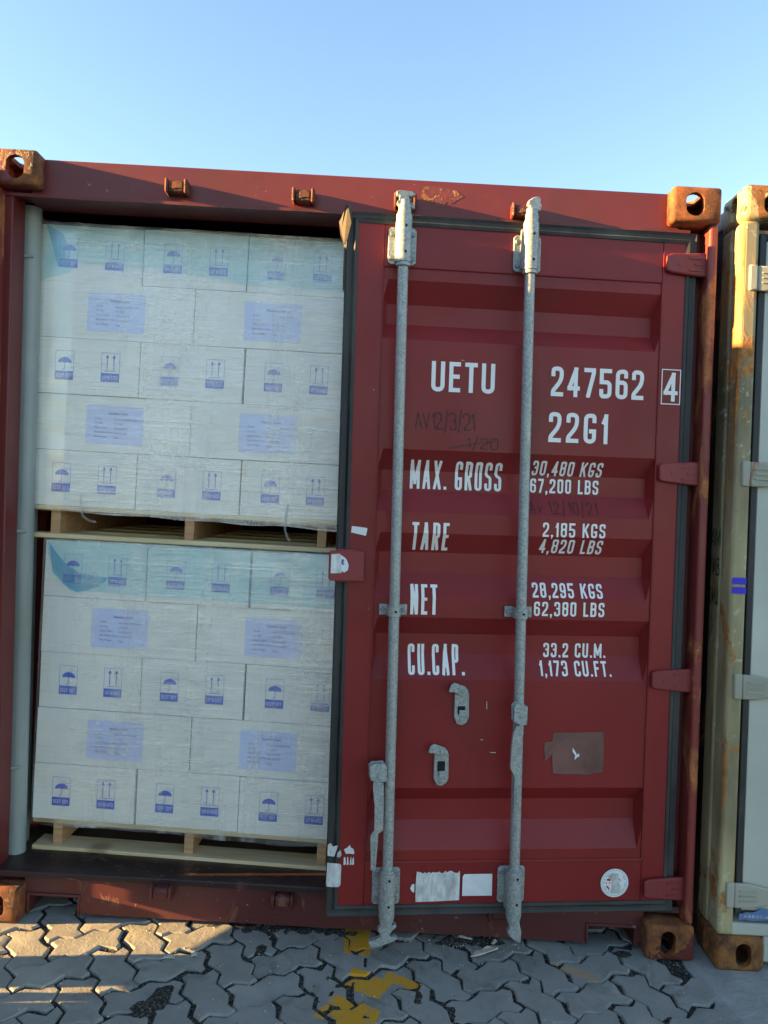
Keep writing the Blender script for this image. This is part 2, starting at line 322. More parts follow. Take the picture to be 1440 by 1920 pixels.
def ribbon(mb, path, t, step, ncross, lift, closed_ext=True):
    path = [p for i, p in enumerate(path) if i == 0 or (p-path[i-1]).length > 1e-5]
    if len(path) < 2: return
    pts = [path[0]]
    for a, b in zip(path, path[1:]):
        n = max(1, int(math.ceil((b-a).length/step)))
        pts += [a.lerp(b, k/n) for k in range(1, n+1)]
    if len(pts) < 2: return
    if closed_ext and (pts[0]-pts[-1]).length > 1e-6:
        pts[0] = pts[0]-(pts[1]-pts[0]).normalized()*t/2; pts[-1] = pts[-1]+(pts[-1]-pts[-2]).normalized()*t/2
    closed = (pts[0]-pts[-1]).length < 1e-6
    L = []; n = len(pts)
    for i in range(n):
        d0 = (pts[i]-pts[i-1]).normalized() if i else ((pts[-1]-pts[-2]).normalized() if closed else None)
        d1 = (pts[i+1]-pts[i]).normalized() if i < n-1 else ((pts[1]-pts[0]).normalized() if closed else None)
        d0 = d0 or d1; d1 = d1 or d0; n0 = Vector((-d0.y, d0.x)); n1 = Vector((-d1.y, d1.x)); m = (n0+n1)
        m = m.normalized() if m.length > .05 else n0; L.append(m*(t/2/max(.42, m.dot(n0))))
    vs = []; fs = []; w = ncross+1
    for i in range(n):
        for j in range(w):
            q = pts[i]+L[i]*(1-2*j/ncross); vs.append((q.x, q.y, lift))
    for i in range(n-1):
        for j in range(ncross): a = i*w+j; fs.append((a, a+1, a+w+1, a+w))
    mb.add(vs, fs)
def text_mesh(mb, text, x0, x1, z0, h, t, row=.001, gw=.40, gap=.13, lift=.0, jit=0):
    """letters between x0 and x1 on the frame's first two axes, built of thin rows so that they can drape over ribs"""
    tot = 0; lay = []
    for ch in text:
        w, st = G[ch]; cw = w*gw*h if w else t
        lay.append((ch, tot, cw)); tot += cw+gap*h
    tot -= gap*h; sc = (x1-x0)/tot
    for ch, ox, cw in lay:
        ox = x0+ox*sc; cw = cw*sc; sts = G[ch][1]
        if not sts: continue
        pad = h*.25; dx = row*.4; nx = int((cw+2*pad)/dx)+1; nz = int(round((h+2*pad)/row))
        X = -pad+(np.arange(nx)+.5)*dx; Z = -pad+(np.arange(nz)+.5)*row; XX, ZZ = np.meshgrid(X, Z); ins = np.zeros(XX.shape, bool)
        for st in sts:
            if st in ('dot', 'comma'):
                ww = max(t, cw); ins |= (XX > 0) & (XX < ww) & (ZZ > 0) & (ZZ < t*1.1)
                if st == 'comma': ins |= (ZZ <= 0) & (ZZ > -t*.9) & (XX > ww*.2-(-ZZ)*.1) & (XX < ww*.95+ZZ*.5)
                continue
            p = fillet(st, cw, h, t); p = [q for k, q in enumerate(p) if k == 0 or (q-p[k-1]).length > 1e-6]
            if jit: p = [q+Vector((random.uniform(-jit, jit), random.uniform(-jit, jit))) for q in p]
            own = np.zeros(XX.shape, bool); closed = (p[0]-p[-1]).length < 1e-6
            for k in range(len(p)-1):
                a, b = p[k], p[k+1]; d = b-a; Ls = d.length; d = d/Ls
                def sharp(i):
                    if i == 0 or i == len(p)-1:
                        if not closed: return True
                        e, f = (p[-1]-p[-2]).normalized(), (p[1]-p[0]).normalized(); return e.dot(f) < .77
                    e, f = (p[i]-p[i-1]).normalized(), (p[i+1]-p[i]).normalized(); return e.dot(f) < .77
                ea, eb = (t/2 if sharp(k) else 0), (t/2 if sharp(k+1) else 0)
                sx = (XX-a.x)*d.x+(ZZ-a.y)*d.y; px = np.abs(-(XX-a.x)*d.y+(ZZ-a.y)*d.x)
                own |= (sx >= -ea) & (sx <= Ls+eb) & (px <= t/2)
                if not ea: own |= (XX-a.x)**2+(ZZ-a.y)**2 <= t*t/4
            if ch != '/' and not jit: own &= (XX >= 0) & (XX <= cw) & (ZZ >= 0) & (ZZ <= h)
            ins |= own
        for r_ in range(nz):
            lr = ins[r_]
            if not lr.any(): continue
            dd = np.diff(np.concatenate(([0], lr.astype(np.int8), [0]))); aa = np.where(dd == 1)[0]; bb = np.where(dd == -1)[0]
            za, zb = z0+Z[r_]-row/2, z0+Z[r_]+row/2
            for a, b in zip(aa, bb):
                xa, xb = float(ox-pad+a*dx), float(ox-pad+b*dx); mb.add([(xa, za, lift), (xb, za, lift), (xb, zb, lift), (xa, zb, lift)], [(0, 1, 2, 3)])

# ------------------------------------------------------------------ the yard: soil, pavers, concrete apron
def slab(name, mat, x0, x1, y0, y1, z, kind='structure', th=None):
    mb = MB(); mb.add([(x0,y0,z),(x1,y0,z),(x1,y1,z),(x0,y1,z)], [(0,1,2,3)])
    o = mb.build(name, mat); tag(o, kind=kind); return o
slab('ground', 'yard', -150, 150, -150, 150, -.05)
def grid_sheet(name, mat, x0, x1, y0, y1, z, step, amp):
    mb = MB(); nx = int((x1-x0)/step); ny = int((y1-y0)/step)
    hp = lambda x, y: sum(h*math.exp(-((x-a)/sx)**2-((y-b)/sy)**2) for a, b, sx, sy, h in ((.74,-.33,.035,.055,.018),(.70,-.39,.03,.04,.014),(1.70,.05,.16,.035,.016),(1.05,.07,.25,.03,.010),(1.50,-.27,.02,.05,.013),(.99,-.06,.02,.03,.013),(2.20,.03,.08,.03,.012),(1.60,-.32,.02,.03,.010)))
    vs = [(x0+(x1-x0)*i/nx, y0+(y1-y0)*j/ny, z+amp*noise.noise(Vector((i*.35, j*.35, 3.3)))+.3*amp*noise.noise(Vector((i*1.9, j*1.9, 3.3)))+hp(x0+(x1-x0)*i/nx, y0+(y1-y0)*j/ny)) for j in range(ny+1) for i in range(nx+1)]
    fs = [(j*(nx+1)+i, j*(nx+1)+i+1, (j+1)*(nx+1)+i+1, (j+1)*(nx+1)+i) for j in range(ny) for i in range(nx)]
    mb.add(vs, fs); return tag(mb.build(name, mat, smooth=True), kind='structure')
soil_o = grid_sheet('joint_soil', 'soil', -.6, 2.75, -1.0, 1.2, -.0085, .01, .0065)
pavement = empty('pavement', sh((1.2, -.2, 0)), kind='structure')
UN, PA = .1125, rad(29)
E1, E2 = Vector((cos(PA), sin(PA))), Vector((-sin(PA), cos(PA)))
def edge(a, b, vert):
    d = Vector(b)-Vector(a); nrm = Vector((-d.y, d.x)); return [Vector(a)+d*u+nrm*o for u, o in ((0, 0), (.30, .115), (.70, -.115))]
def outline(horizontal):
    c = [(0,0),(1,0),(2,0),(2,1),(1,1),(0,1)] if horizontal else [(0,0),(1,0),(1,1),(1,2),(0,2),(0,1)]
    pts = []
    for i in range(6):
        a, b = c[i], c[(i+1) % 6]; fwd = (b[0] > a[0]) or (b[1] > a[1])
        if fwd: pts += edge(a, b, 0)
        else:
            e = edge(b, a, 0)+[Vector(a)]; pts += [Vector(a), e[2], e[1]]
    return pts
def paver_mesh(horizontal, seed):
    rng = random.Random(seed); P = outline(horizontal); n = len(P); cx = sum(P, Vector((0, 0)))/n
    P = [(p-cx)*UN for p in P]; ins = rng.uniform(.0030, .0052); Q = []
    for i in range(n):
        a, b, c = P[i-1], P[i], P[(i+1) % n]; n0 = Vector((-(b-a).y, (b-a).x)).normalized(); n1 = Vector((-(c-b).y, (c-b).x)).normalized()
        m = (n0+n1).normalized(); k = ins/max(.5, m.dot(n0)); k *= rng.uniform(.6, 1.5); 
        if rng.random() < .16: k += rng.uniform(.004, .013)
        Q.append(b+m*k)
    # soften: one cut-corner pass so that edges read as worn cast stone
    S2 = []
    for i in range(n): S2 += [Q[i]*.75+Q[(i+1) % n]*.25, Q[i]*.25+Q[(i+1) % n]*.75] if False else [Q[i]]
    rings = []
    for z, k in ((-.03, -.001), (-.006, 0), (-.0015, .0028), (0, .006)):
        rings.append([(q-q.normalized()*k, z+rng.uniform(-.0006, .0006)) for q in S2])
    mb = MB(ident); vs = []
    for rg in rings:
        for q, z in rg:
            w = E1*q.x+E2*q.y; vs.append((w.x, w.y, z-K*w.x))
    n = len(S2); fs = [(r*n+i, r*n+(i+1) % n, (r+1)*n+(i+1) % n, (r+1)*n+i) for r in range(3) for i in range(n)]
    fs.append(tuple(range(3*n, 4*n))); mb.add(vs, fs); me = mb.mesh(name='paver'); me.materials.append(M['paver'])
    me.shade_smooth(); me.set_sharp_from_angle(angle=rad(16)); return me, cx
VAR = [[paver_mesh(h, 10*i+h) for i in range(9)] for h in (True, False)]
far = MB(ident); nobj = 0
for i in range(-34, 42):
    for j in range(-40, 20):
        r = (i-j) % 4
        if r not in (0, 3): continue
        me, cx = VAR[0 if r == 0 else 1][random.randrange(9)]
        g = (Vector((i, j))+cx)*UN; w = E1*g.x+E2*g.y+Vector((.75, .03))
        if w.x > 2.385-.22*min(0, w.y+.02) or w.y > .42: continue
        if w.x < -3 or w.y < -3.2: continue
        z = random.uniform(-.0025, .002)+.006*noise.noise(Vector((w.x*1.3, w.y*1.3, 0)))
        if -.12 < w.x and -.62 < w.y:
            o = bpy.data.objects.new('paver', me); COL.objects.link(o); o.parent = pavement
            o.location = sh((w.x+random.uniform(-.004, .004), w.y+random.uniform(-.004, .004), z))-pavement.location
            o.rotation_euler = (random.uniform(-.016, .016), random.uniform(-.016, .016), random.uniform(-.035, .035)); nobj += 1
        elif w.y < .2:
            b = len(far.v); far.v += [v.co+Vector((w.x, w.y, z-K*w.x)) for v in me.vertices]; far.f += [tuple(b+k for k in p.vertices) for p in me.polygons]
fo = far.build('distant_paver', 'paver', pavement); tag(fo, kind='stuff')
# concrete apron under the white container, its left edge worn round
mb = MB(); rows = []
for k in range(40):
    y = -3+k*.11; x = 2.415-.14*min(0, y+.05)+.012*noise.noise(Vector((0, y*6, 1))); rows.append([(x-.03, y, -.03), (x-.012, y, -.004), (x+.012, y, .003+.004*noise.noise(Vector((y*5, 2, 1)))), (x+.1, y, .006), (x+.5, y, .004), (x+4, y, 0)])
for a, b in zip(rows, rows[1:]):
    for q in range(5): mb.add([a[q], a[q+1], b[q+1], b[q]], [(0, 1, 2, 3)])
bmv = mb.build('concrete_apron', 'concrete', smooth=True); tag(bmv, kind='structure')

# ------------------------------------------------------------------ corner castings
def casting_mesh(bev=.012, mirror=False, bottom=False, hw=.0315, hh=.0395):
    """0.162 x 0.178 x 0.118 hollow casting; local: outer side is +X, end face -Y, top +Z"""
    def tmp(mb): 
        me = mb.mesh(); o = bpy.data.objects.new('tmp', me); COL.objects.link(o); return o
    a = tmp(MB(ident).box(0, .162, 0, .178, 0, .118))
    def oval(rx, rz, ax, c, l0, l1, n=16):
        pts = []
        for i in range(n):
            t = 2*pi*i/n; s_, c_ = sin(t), cos(t); m = min(rx, rz)
            x = (rx-m)*(1 if c_ > 0 else -1)+m*c_; z = (rz-m)*(1 if s_ > 0 else -1)+m*s_; pts.append((c[0]+x, c[1]+z))
        return tmp(MB(ident).prism(pts, l0, l1, ax))
    bv = a.modifiers.new('b', 'BEVEL'); bv.width = bev; bv.segments = 3; bv.limit_method = 'ANGLE'
    cut = [tmp(MB(ident).box(.022, .142, .022, .158, .016, .102)), oval(hw, hh, 1, (.073, .058), -.02, .03), oval(.0255, .0395, 0, (.080, .058), .13, .2), oval(.031, .055, 2, (.085, .082), .09, .14)]
    for c in cut:
        b = a.modifiers.new('c', 'BOOLEAN'); b.operation = 'DIFFERENCE'; b.solver = 'EXACT'; b.object = c
    dg = bpy.context.evaluated_depsgraph_get(); me = bpy.data.meshes.new_from_object(a.evaluated_get(dg))
    for o in [a]+cut: bpy.data.objects.remove(o)
    for v in me.vertices:
        x, y, z = v.co
        if mirror: x = -x
        if bottom: z = .118-z
        v.co = (x, y, z-K*x)
    if mirror != bottom: me.flip_normals()
    me.shade_smooth(); me.set_sharp_from_angle(angle=rad(38)); return me
def place_mesh(name, me, mat, loc, parent):
    me.materials.clear(); me.materials.append(M[mat]); o = bpy.data.objects.new(name, me); COL.objects.link(o)
    o.parent = parent; o.location = sh(loc)-wloc(parent); return o

# ------------------------------------------------------------------ red container frame
L_ = 6.058
RC = empty('shipping_container', sh((1.219, 0, 0)), 'dark red shipping container with lettered door ajar and its left half open on stacked cartons', 'container')
place_mesh('corner_casting', casting_mesh(mirror=True), 'castlow', (.162, 0, 2.473), RC)
place_mesh('corner_casting', casting_mesh(), 'casting', (2.276, 0, 2.473), RC)
place_mesh('corner_casting', casting_mesh(mirror=True, bottom=True, hw=.026), 'casting', (.162, 0, 0), RC)
place_mesh('corner_casting', casting_mesh(bottom=True, hw=.026), 'castlow', (2.276, 0, 0), RC)
for x in (0, 2.276):
    for z in (0, 2.473): MB().box(x, x+.162, L_-.178, L_, z, z+.118).build('corner_casting', 'casting', RC, bevel=.01)
# header: front plate, soffit with a lip, top plate
mb = MB(); mb.box(.120, 2.318, .058, .066, 2.462, 2.583); mb.box(.09, 2.348, .066, .214, 2.462, 2.47); mb.box(.1, 2.33, .066, .24, 2.57, 2.5795); mb.box(.1, 2.33, .206, .214, 2.47, 2.57)
mb.build('door_header', 'redframe', RC, bevel=.002)
mb = MB()                                    # bruised lip under the header
pts = [(.03+i*.075, .050+.004*noise.noise(Vector((i*.8, 0, 0))), 2.452+.004*noise.noise(Vector((i*.7, 5, 0)))) for i in range(32)]
for a, b in zip(pts, pts[1:]):
    mb.add([(a[0],a[1],a[2]),(b[0],b[1],b[2]),(b[0],b[1]-.001,b[2]+.010),(a[0],a[1]-.001,a[2]+.010),(a[0],.075,a[2]),(b[0],.075,b[2]),(b[0],.075,b[2]+.0095),(a[0],.075,a[2]+.0095)], [(0,1,2,3),(0,4,5,1),(3,2,6,7)])
mb.build('header_lip', 'redframe', RC, smooth=True)
mb = MB(); rr = random.Random(3)
pp = [(1.435+.012*rr.random(), 2.53), (1.45, 2.562), (1.49, 2.566), (1.53, 2.560), (1.56, 2.553), (1.585, 2.535), (1.562, 2.522), (1.545, 2.508), (1.528, 2.514), (1.515, 2.495), (1.497, 2.500), (1.487, 2.515), (1.470, 2.507), (1.452, 2.518)]
mb.add([(x, .0572, z) for x, z in pp], [tuple(range(len(pp)))]); mb.build('rust_scar', 'castlow', RC)
# posts
for sx in (0, 1):
    X = (lambda x: x) if not sx else (lambda x: 2.438-x)
    for a, b, y0, y1, nm, mt in ((.002, .032, .014, .10, 'hinge_post', 'tubered'), (.010, .060, .055 if not sx else .095, .145, 'corner_post', 'redframe')):
        x0, x1 = sorted((X(a), X(b))); MB().box(x0, x1, y0, y1, .118, 2.473).build(nm, mt, RC, bevel=.009 if nm == 'hinge_post' else .005, seg=3)
mb = MB(); mb.cyl((.064, .190, .152), (.064, .190, 2.462), .032, n=20); mb.box(.034, .060, .158, .30, .152, 2.462); mb.build('lining_tube', 'tube', RC, smooth=True)
for z in (.47, 1.31, 2.28): MB().cyl((.046, .148, z), (.084, .160, z+.004), .006, n=8).build('lashing_bar', 'tube', RC, smooth=True)
# bottom rail with the two fork pockets, sill plate and floor
mb = MB()
for x0, x1, z0 in ((.158, .171, .02), (.171, .345, .078), (.345, 2.090, .016), (2.090, 2.255, .073), (2.255, 2.282, .02)): mb.box(x0, x1, .058, .066, z0, .150)
mb.box(.158, 2.28, .066, .19, .140, .1495)
mb.build('bottom_rail', 'rail', RC)
for x0, x1 in ((.171, .345), (2.090, 2.255)):       # pocket lips
    mb = MB()
    for x in (x0-.004, x1-.004): mb.box(x, x+.008, .052, .30, .012, .084)
    mb.box(x0+.004, x1-.004, .052, .30, .074, .084)
    mb.build('fork_pocket', 'rail', RC, bevel=.002)
mb = MB(); mb.box(.036, 2.402, .050, .215, .1505, .158); mb.add([(.036,.048,.138),(2.402,.048,.138),(2.402,.048,.158),(.036,.048,.158),(.036,.052,.158),(2.402,.052,.158)], [(0,1,2,3),(3,2,5,4)])
mb.build('door_sill', 'sill', RC, bevel=.003)
MB().box(.004, 2.434, .2155, L_-.21, .12, .151).build('floor', 'floor', RC)
# corrugated side walls, roof, back wall
for sx in (0, 1):
    mb = MB(); y = .10; k = 0; pr = []
    while y < L_-.1:
        pr += [(y, 0), (y+.07, 0), (y+.105, .036), (y+.175, .036)]; y += .21
    vs = []
    for (yy, d) in pr:
        x = .006+d if not sx else 2.432-d
        vs += [(x, yy, .1), (x, yy, 2.56)]
    mb.add(vs, [(2*i, 2*i+2, 2*i+3, 2*i+1) for i in range(len(pr)-1)]); mb.build('side_wall', 'red', RC)
    MB().box(.0 if not sx else 2.378, .06 if not sx else 2.438, .178, L_-.178, .02, .14).build('side_rail', 'rail', RC)
    MB().box(.0 if not sx else 2.378, .06 if not sx else 2.438, .178, L_-.178, 2.50, 2.575).build('side_rail', 'redframe', RC)
MB().box(.004, 2.434, .20, L_-.03, 2.566, 2.5775).build('roof_panel', 'red', RC)
MB().box(.003, 2.435, L_-.20, L_-.181, .03, 2.5655).build('front_wall', 'inside', RC)
# cam keepers welded on header and rail
def keeper(x, z, y, mat, up):
    mb = MB(); pr = .046
    mb.box(x-.038, x-.026, y-pr, y, z-.022, z+.026); mb.box(x+.026, x+.038, y-pr, y, z-.022, z+.026)
    mb.box(x-.026, x+.026, y-pr*.9, y-.006, z-.020 if up else z+.006, z-.004 if up else z+.022)
    mb.box(x-.026, x+.026, y-pr*.95, y-pr*.6, z-.012, z+.018)
    mb.build('cam_keeper', mat, RC, bevel=.006)
for x, z in ((.620, 2.502), (1.045, 2.495), (1.387, 2.497), (1.782, 2.486)): keeper(x, z, .058, 'keeper', True)
for x, z in ((.634, .118), (1.047, .112), (1.387, .112), (1.782, .11)): keeper(x, z, .058, 'rail', False)

# ------------------------------------------------------------------ doors
ZT, ZB = 2.362, .124
PROF = [(2.224,0),(2.183,0),(2.112,1),(2.046,1),(1.990,0),(1.631,0),(1.563,1),(1.497,1),(1.424,0),(1.357,0),(1.291,1),(1.223,1),(1.147,0),(1.079,0),(1.019,1),(.953,1),(.874,0),(.513,0),(.462,1),(.392,1),(.306,0),(.269,0)]
DEP = .040; BASE = -.003
def depth(z):
    if z >= ZT-.138 or z <= .269: return 0.
    for (za, a), (zb, b) in zip(PROF, PROF[1:]):
        if za >= z >= zb:
            return BASE-DEP*(a+(b-a)*(za-z)/(za-zb))
    return 0.
def make_door(RC, hinge, dirv, nrm, full=True):
    hinge, dirv, nrm = Vector(hinge), Vector(dirv), Vector(nrm)
    def D(v):                                    # (u, z, w) -> world
        p = hinge+dirv*v[0]+nrm*v[2]; return Vector((p.x, p.y, v[1]))
    zb_ = 0 if full else .105                    # far leaf hangs from higher left post, raised and stretched to place its shadow
    T = (lambda v: D((v[0], v[1] if full else .062+v[1]*1.028, v[2])))
    mb = MB(T)                                   # frame of stiles and rails
    for u0, u1, z0, z1 in ((0, .083, ZB, ZT), (1.027, 1.116, ZB, ZT), (.083, 1.027, 2.224, ZT), (.083, 1.027, ZB, .269)): 
        if z0 == ZB and z1 == ZT: mb.box(u0, u1, z0, z1, -.045, 0)
        else: mb.box(u0, u1, z0, z1, -.045, -.0012)
    door = mb.build('door', 'red', RC, bevel=.0025)
    def part(m, name, mat, **k): return m.build(name, mat, door, **k)
    mb = MB(T); us = [(.083, 0), (.101, 1), (1.009, 1), (1.027, 0)]; vs = []
    for z, d in PROF:
        for u, f in us: vs.append((u, z, BASE-DEP*d*f))
    mb.add(vs, [(r*4+c, r*4+c+1, (r+1)*4+c+1, (r+1)*4+c) for r in range(len(PROF)-1) for c in range(3)])
    part(mb, 'corrugated_panel', 'red')
    for z in (2.224, .269): part(MB(T).cyl((.085, z, -.001), (1.025, z, -.001), .0035, n=6), 'weld_seam', 'red', smooth=True)
    for u in (.083, 1.027): part(MB(T).cyl((u, .27, -.001), (u, 2.2225, -.001), .003, n=6), 'weld_seam', 'red', smooth=True)
    # gasket: rubber profile swept round the leaf
    sec = [(-.004, .003), (.006, .006), (.014, -.004), (.022, -.003), (.031, .001), (.036, -.014), (.036, -.045), (-.004, -.045)]
    wob = lambda a, s_: .0012*noise.noise(Vector((a*7, s_, 0)))
    mb = MB(T); cs = [(0, ZB), (0, ZT), (1.116, ZT), (1.116, ZB)]; sg = [(-1, -1), (-1, 1), (1, 1), (1, -1)]; N = 14
    loop = []
    for c in range(4):
        a, b = cs[c], cs[(c+1) % 4]; sa, sb = sg[c], sg[(c+1) % 4]
        for k in range(N):
            t = k/N; loop.append(((a[0]+(b[0]-a[0])*t, a[1]+(b[1]-a[1])*t), (sa[0]+(sb[0]-sa[0])*t, sa[1]+(sb[1]-sa[1])*t), k == 0))
    vs = []; ns = len(sec)
    for q, (p, s_, corner) in enumerate(loop):
        sx = s_[0] if abs(s_[0]) == 1 else 0; sz = s_[1] if abs(s_[1]) == 1 else 0
        if not corner and abs(s_[0]) == 1 and abs(s_[1]) == 1: pass
        for o, w in sec: 
            ow = o+(wob(q, o*50) if not corner else 0); vs.append((p[0]+sx*ow, p[1]+sz*ow, w+wob(q*.7, o*90+9)))
    n = len(loop); mb.add(vs, [(i*ns+j, ((i+1) % n)*ns+j, ((i+1) % n)*ns+(j+1) % ns, i*ns+(j+1) % ns) for i in range(n) for j in range(ns)])
    part(mb, 'gasket', 'rubber', smooth=False)
    if full:
        fl = [(1.160, 2.404), (1.150, 2.412), (1.134, 2.398), (1.137, 2.352), (1.148, 2.300), (1.158, 2.285), (1.170, 2.318), (1.176, 2.362)]
        mb = MB(T); wz = [.004, .002, .0, .006, .0, -.004, -.012, -.02]
        mb.add([(u, z, .006+w) for (u, z), w in zip(fl, wz)]+[(u, z, .002+w) for (u, z), w in zip(fl, wz)], [tuple(range(8)), tuple(range(15, 7, -1))]+[(i, (i+1) % 8, 8+(i+1) % 8, 8+i) for i in range(8)])
        o = part(mb, 'torn_flap', 'rubber_old'); tag(o, label='loose brown rubber flap peeling at the top corner')
        mb = MB(T); mb.add([(1.1535, 2.30, .002), (1.158, 2.30, -.006), (1.158, 2.13, -.006), (1.1535, 2.14, .002)], [(0, 1, 2, 3)]); part(mb, 'sunlit_gasket_edge', 'rubber_old')  # brown strip paints in the sunlit stretch of the gasket lip
    # hinges: tapered blade, ribs, knuckle
    for hz in (2.285, 1.583, .882, .172):
        pl = [(.078, hz-.024), (.078, hz+.026), (.060, hz+.034), (-.030, hz+.040), (-.064, hz+.041), (-.064, hz-.040), (-.030, hz-.038), (.060, hz-.030)]
        mb = MB(T); mb.prism(pl, .004, .018, 2)
        h = part(mb, 'hinge', 'hinge', bevel=.005)
        for du0, du1, dz in ((.0, -.045, .020), (.0, -.045, -.020), (-.020, -.050, 0)): part(MB(T).box(min(du0, du1), max(du0, du1), hz+dz-.0025, hz+dz+.0025, .017, .0205), 'hinge_rib', 'hinge')
        part(MB(T).cyl((.030, hz, .017), (.030, hz, .0195), .008, n=14), 'hinge_stamp', 'hinge')
        mb = MB(T)
        mb.cyl((-.076, hz-.040, .016), (-.076, hz+.041, .016), .018, n=18)
        part(mb, 'hinge_knuckle', 'hinge', bevel=.001)
    # locking rods
    def rod(uc_t, uc_b, w, top, bot, cu):
        mb = MB(T); P = lambda z: (uc_b+(uc_t-uc_b)*(z-.2)/2.1)
        mb.cyl((P(.10), .10, w), (P(2.42), 2.42, w), .0168, n=20)
        r = part(mb, 'locking_rod', 'galv', smooth=True)
        mb = MB(T); mb.prism(top, w-.011, w+.011, 2); mb.cyl((P(2.37), 2.372, w), (P(2.4), 2.405, w), .0195, n=20)
        part(mb, 'rod_cam', 'galv', bevel=.004)
        mb = MB(T); mb.prism(bot, w-.012, w+.012, 2); mb.cyl((P(.1), .085, w), (P(.14), .125, w), .0195, n=20); part(mb, 'rod_cam', 'galv', bevel=.004)
        for z0, z1, s_ in ((2.228, 2.348, 1), (.133, .255, -1)):
            u = P((z0+z1)/2); mb = MB(T)
            pl = [(u-.046, z0+.008), (u-.038, z0), (u+.038, z0), (u+.046, z0+.008), (u+.046, z1-.008), (u+.038, z1), (u-.038, z1), (u-.046, z1-.008)]
            mb.prism(pl, .001, .008, 2); part(mb, 'bearing_plate', 'galv', bevel=.002)
            mb = MB(T); a, b = (z0-.006, z1+.028) if s_ > 0 else (z0-.022, z1+.004)
            mb.cyl((P(a), a, w), (P(b), b, w), .0255, n=24); mb.cyl((P(a), a-.012, w), (P(a), a, w), .0235, n=24)
            mb.cyl((P(b), b, w), (P(b), b+.008, w), .022, n=24); mb.box(u-.024, u+.024, a+.012, b-.012, .006, w-.004)
            part(mb, 'bearing_sleeve', 'galv', bevel=.0015)
            for du in (-.033, .033):
                for z in (z0+.02, z1-.022): part(MB(T).cyl((u+du, z, .007), (u+du, z, .0145), .0085, .0075, n=12), 'bolt', 'bolt', bevel=.001)
            for z in (z0+.024, z1-.014): part(MB(T).cyl((u-.004, z, w+.020), (u-.004, z, w+.0262), .0045, n=10), 'bolt_hole', 'hole')
        # middle clamp
        z = 1.105; u = P(z); mb = MB(T)
        mb.box(u-.046, u-.018, z-.018, z+.018, .003, .010); mb.box(u+.018, u+.046, z-.018, z+.018, .003, .010)
        mb.box(u-.021, u-.017, z-.018, z+.018, .003, w+.006); mb.box(u+.017, u+.021, z-.018, z+.018, .003, w+.006); mb.cyl((u, z-.018, w), (u, z+.018, w), .0205, n=20)
        part(mb, 'rod_clamp', 'galv', bevel=.002)
        for du in (-.034, .034): part(MB(T).cyl((u+du, z, .009), (u+du, z, .019), .0078, n=6), 'bolt', 'bolt', bevel=.001)
        part(MB(T).cyl((u-.003, z, w+.018), (u-.003, z, w+.0235), .004, n=8), 'bolt_hole', 'hole')
        return r
    TOP1 = [(.998,2.445),(.987,2.449),(.949,2.448),(.936,2.438),(.949,2.431),(.957,2.432),(.957,2.419),(.942,2.409),(.936,2.393),(.948,2.394),(.951,2.406),(.95,2.389),(.948,2.355),(.988,2.352),(.988,2.403),(.995,2.408),(.994,2.415),(.988,2.419),(.987,2.433),(.996,2.436)]
    TOP2 = [(.57,2.438),(.567,2.446),(.551,2.457),(.535,2.46),(.529,2.455),(.528,2.439),(.523,2.432),(.528,2.413),(.537,2.414),(.533,2.395),(.535,2.362),(.57,2.359),(.572,2.391),(.563,2.416),(.563,2.429),(.569,2.43)]
    BOT1 = [(.974,.12),(.939,.119),(.938,.088),(.927,.092),(.921,.086),(.938,.069),(.945,.059),(.944,.052),(.926,.053),(.918,.047),(.928,.037),(.951,.03),(.982,.019),(1.004,.016),(1.012,.039),(.995,.041),(.974,.05),(.975,.064),(.983,.07),(.98,.082),(.974,.084)]
    BOT2 = [(.555,.12),(.519,.119),(.515,.081),(.509,.063),(.51,.024),(.522,.025),(.549,.045),(.555,.059),(.548,.074),(.555,.1)]
    rod(.9690, .9555, .047, TOP1, BOT1, 0); rod(.5540, .5360, .047, TOP2, BOT2, 1)
    # handles
    L1 = [(1.013,.557),(.98,.557),(.977,.488),(.976,.402),(.992,.391),(.992,.369),(.997,.272),(1.012,.273),(1.017,.382),(1.005,.4),(1.006,.478),(1.013,.531)]
    H1 = [(1.026,.608),(1.016,.617),(.98,.62),(.972,.609),(.968,.562),(.978,.56),(1.008,.556),(1.015,.563),(1.023,.565)]
    L2 = [(.555,.746),(.532,.747),(.532,.719),(.538,.703),(.534,.668),(.535,.635),(.541,.616),(.54,.586),(.534,.57),(.537,.513),(.544,.461),(.555,.464),(.556,.512),(.557,.58),(.571,.607),(.57,.675),(.566,.716)]
    H2 = [(.567,.808),(.558,.819),(.545,.818),(.528,.811),(.522,.8),(.522,.749),(.532,.749),(.543,.746),(.565,.759)]
    for Lp, Hp, w in ((L1, H1, .060), (L2, H2, .075)):
        mb = MB(T); mb.prism(Lp, w-.006, w+.006, 2)
        cu = sum(p[0] for p in Lp)/len(Lp); za, zb = min(p[1] for p in Lp), max(p[1] for p in Lp)
        mb.box(cu-.003, cu+.003, za+.02, za+.09, w+.006, w+.009)
        part(mb, 'door_handle', 'galv', bevel=.003)
        mb = MB(T); mb.prism(Hp, w+.003, w+.010, 2); mb.prism([(u+.003, z+.002) for u, z in Hp], w-.016, w-.009, 2)
        c = sum(p[0] for p in Hp)/len(Hp); z = sum(p[1] for p in Hp)/len(Hp)
        mb.box(min(p[0] for p in Hp)-.004, min(p[0] for p in Hp)+.014, z-.022, z+.022, .035, w-.002)
        mb.cyl((c, z-.006, w+.009), (c, z-.006, w+.0125), .0055, n=12)
        part(mb, 'handle_hub', 'galv', bevel=.002)
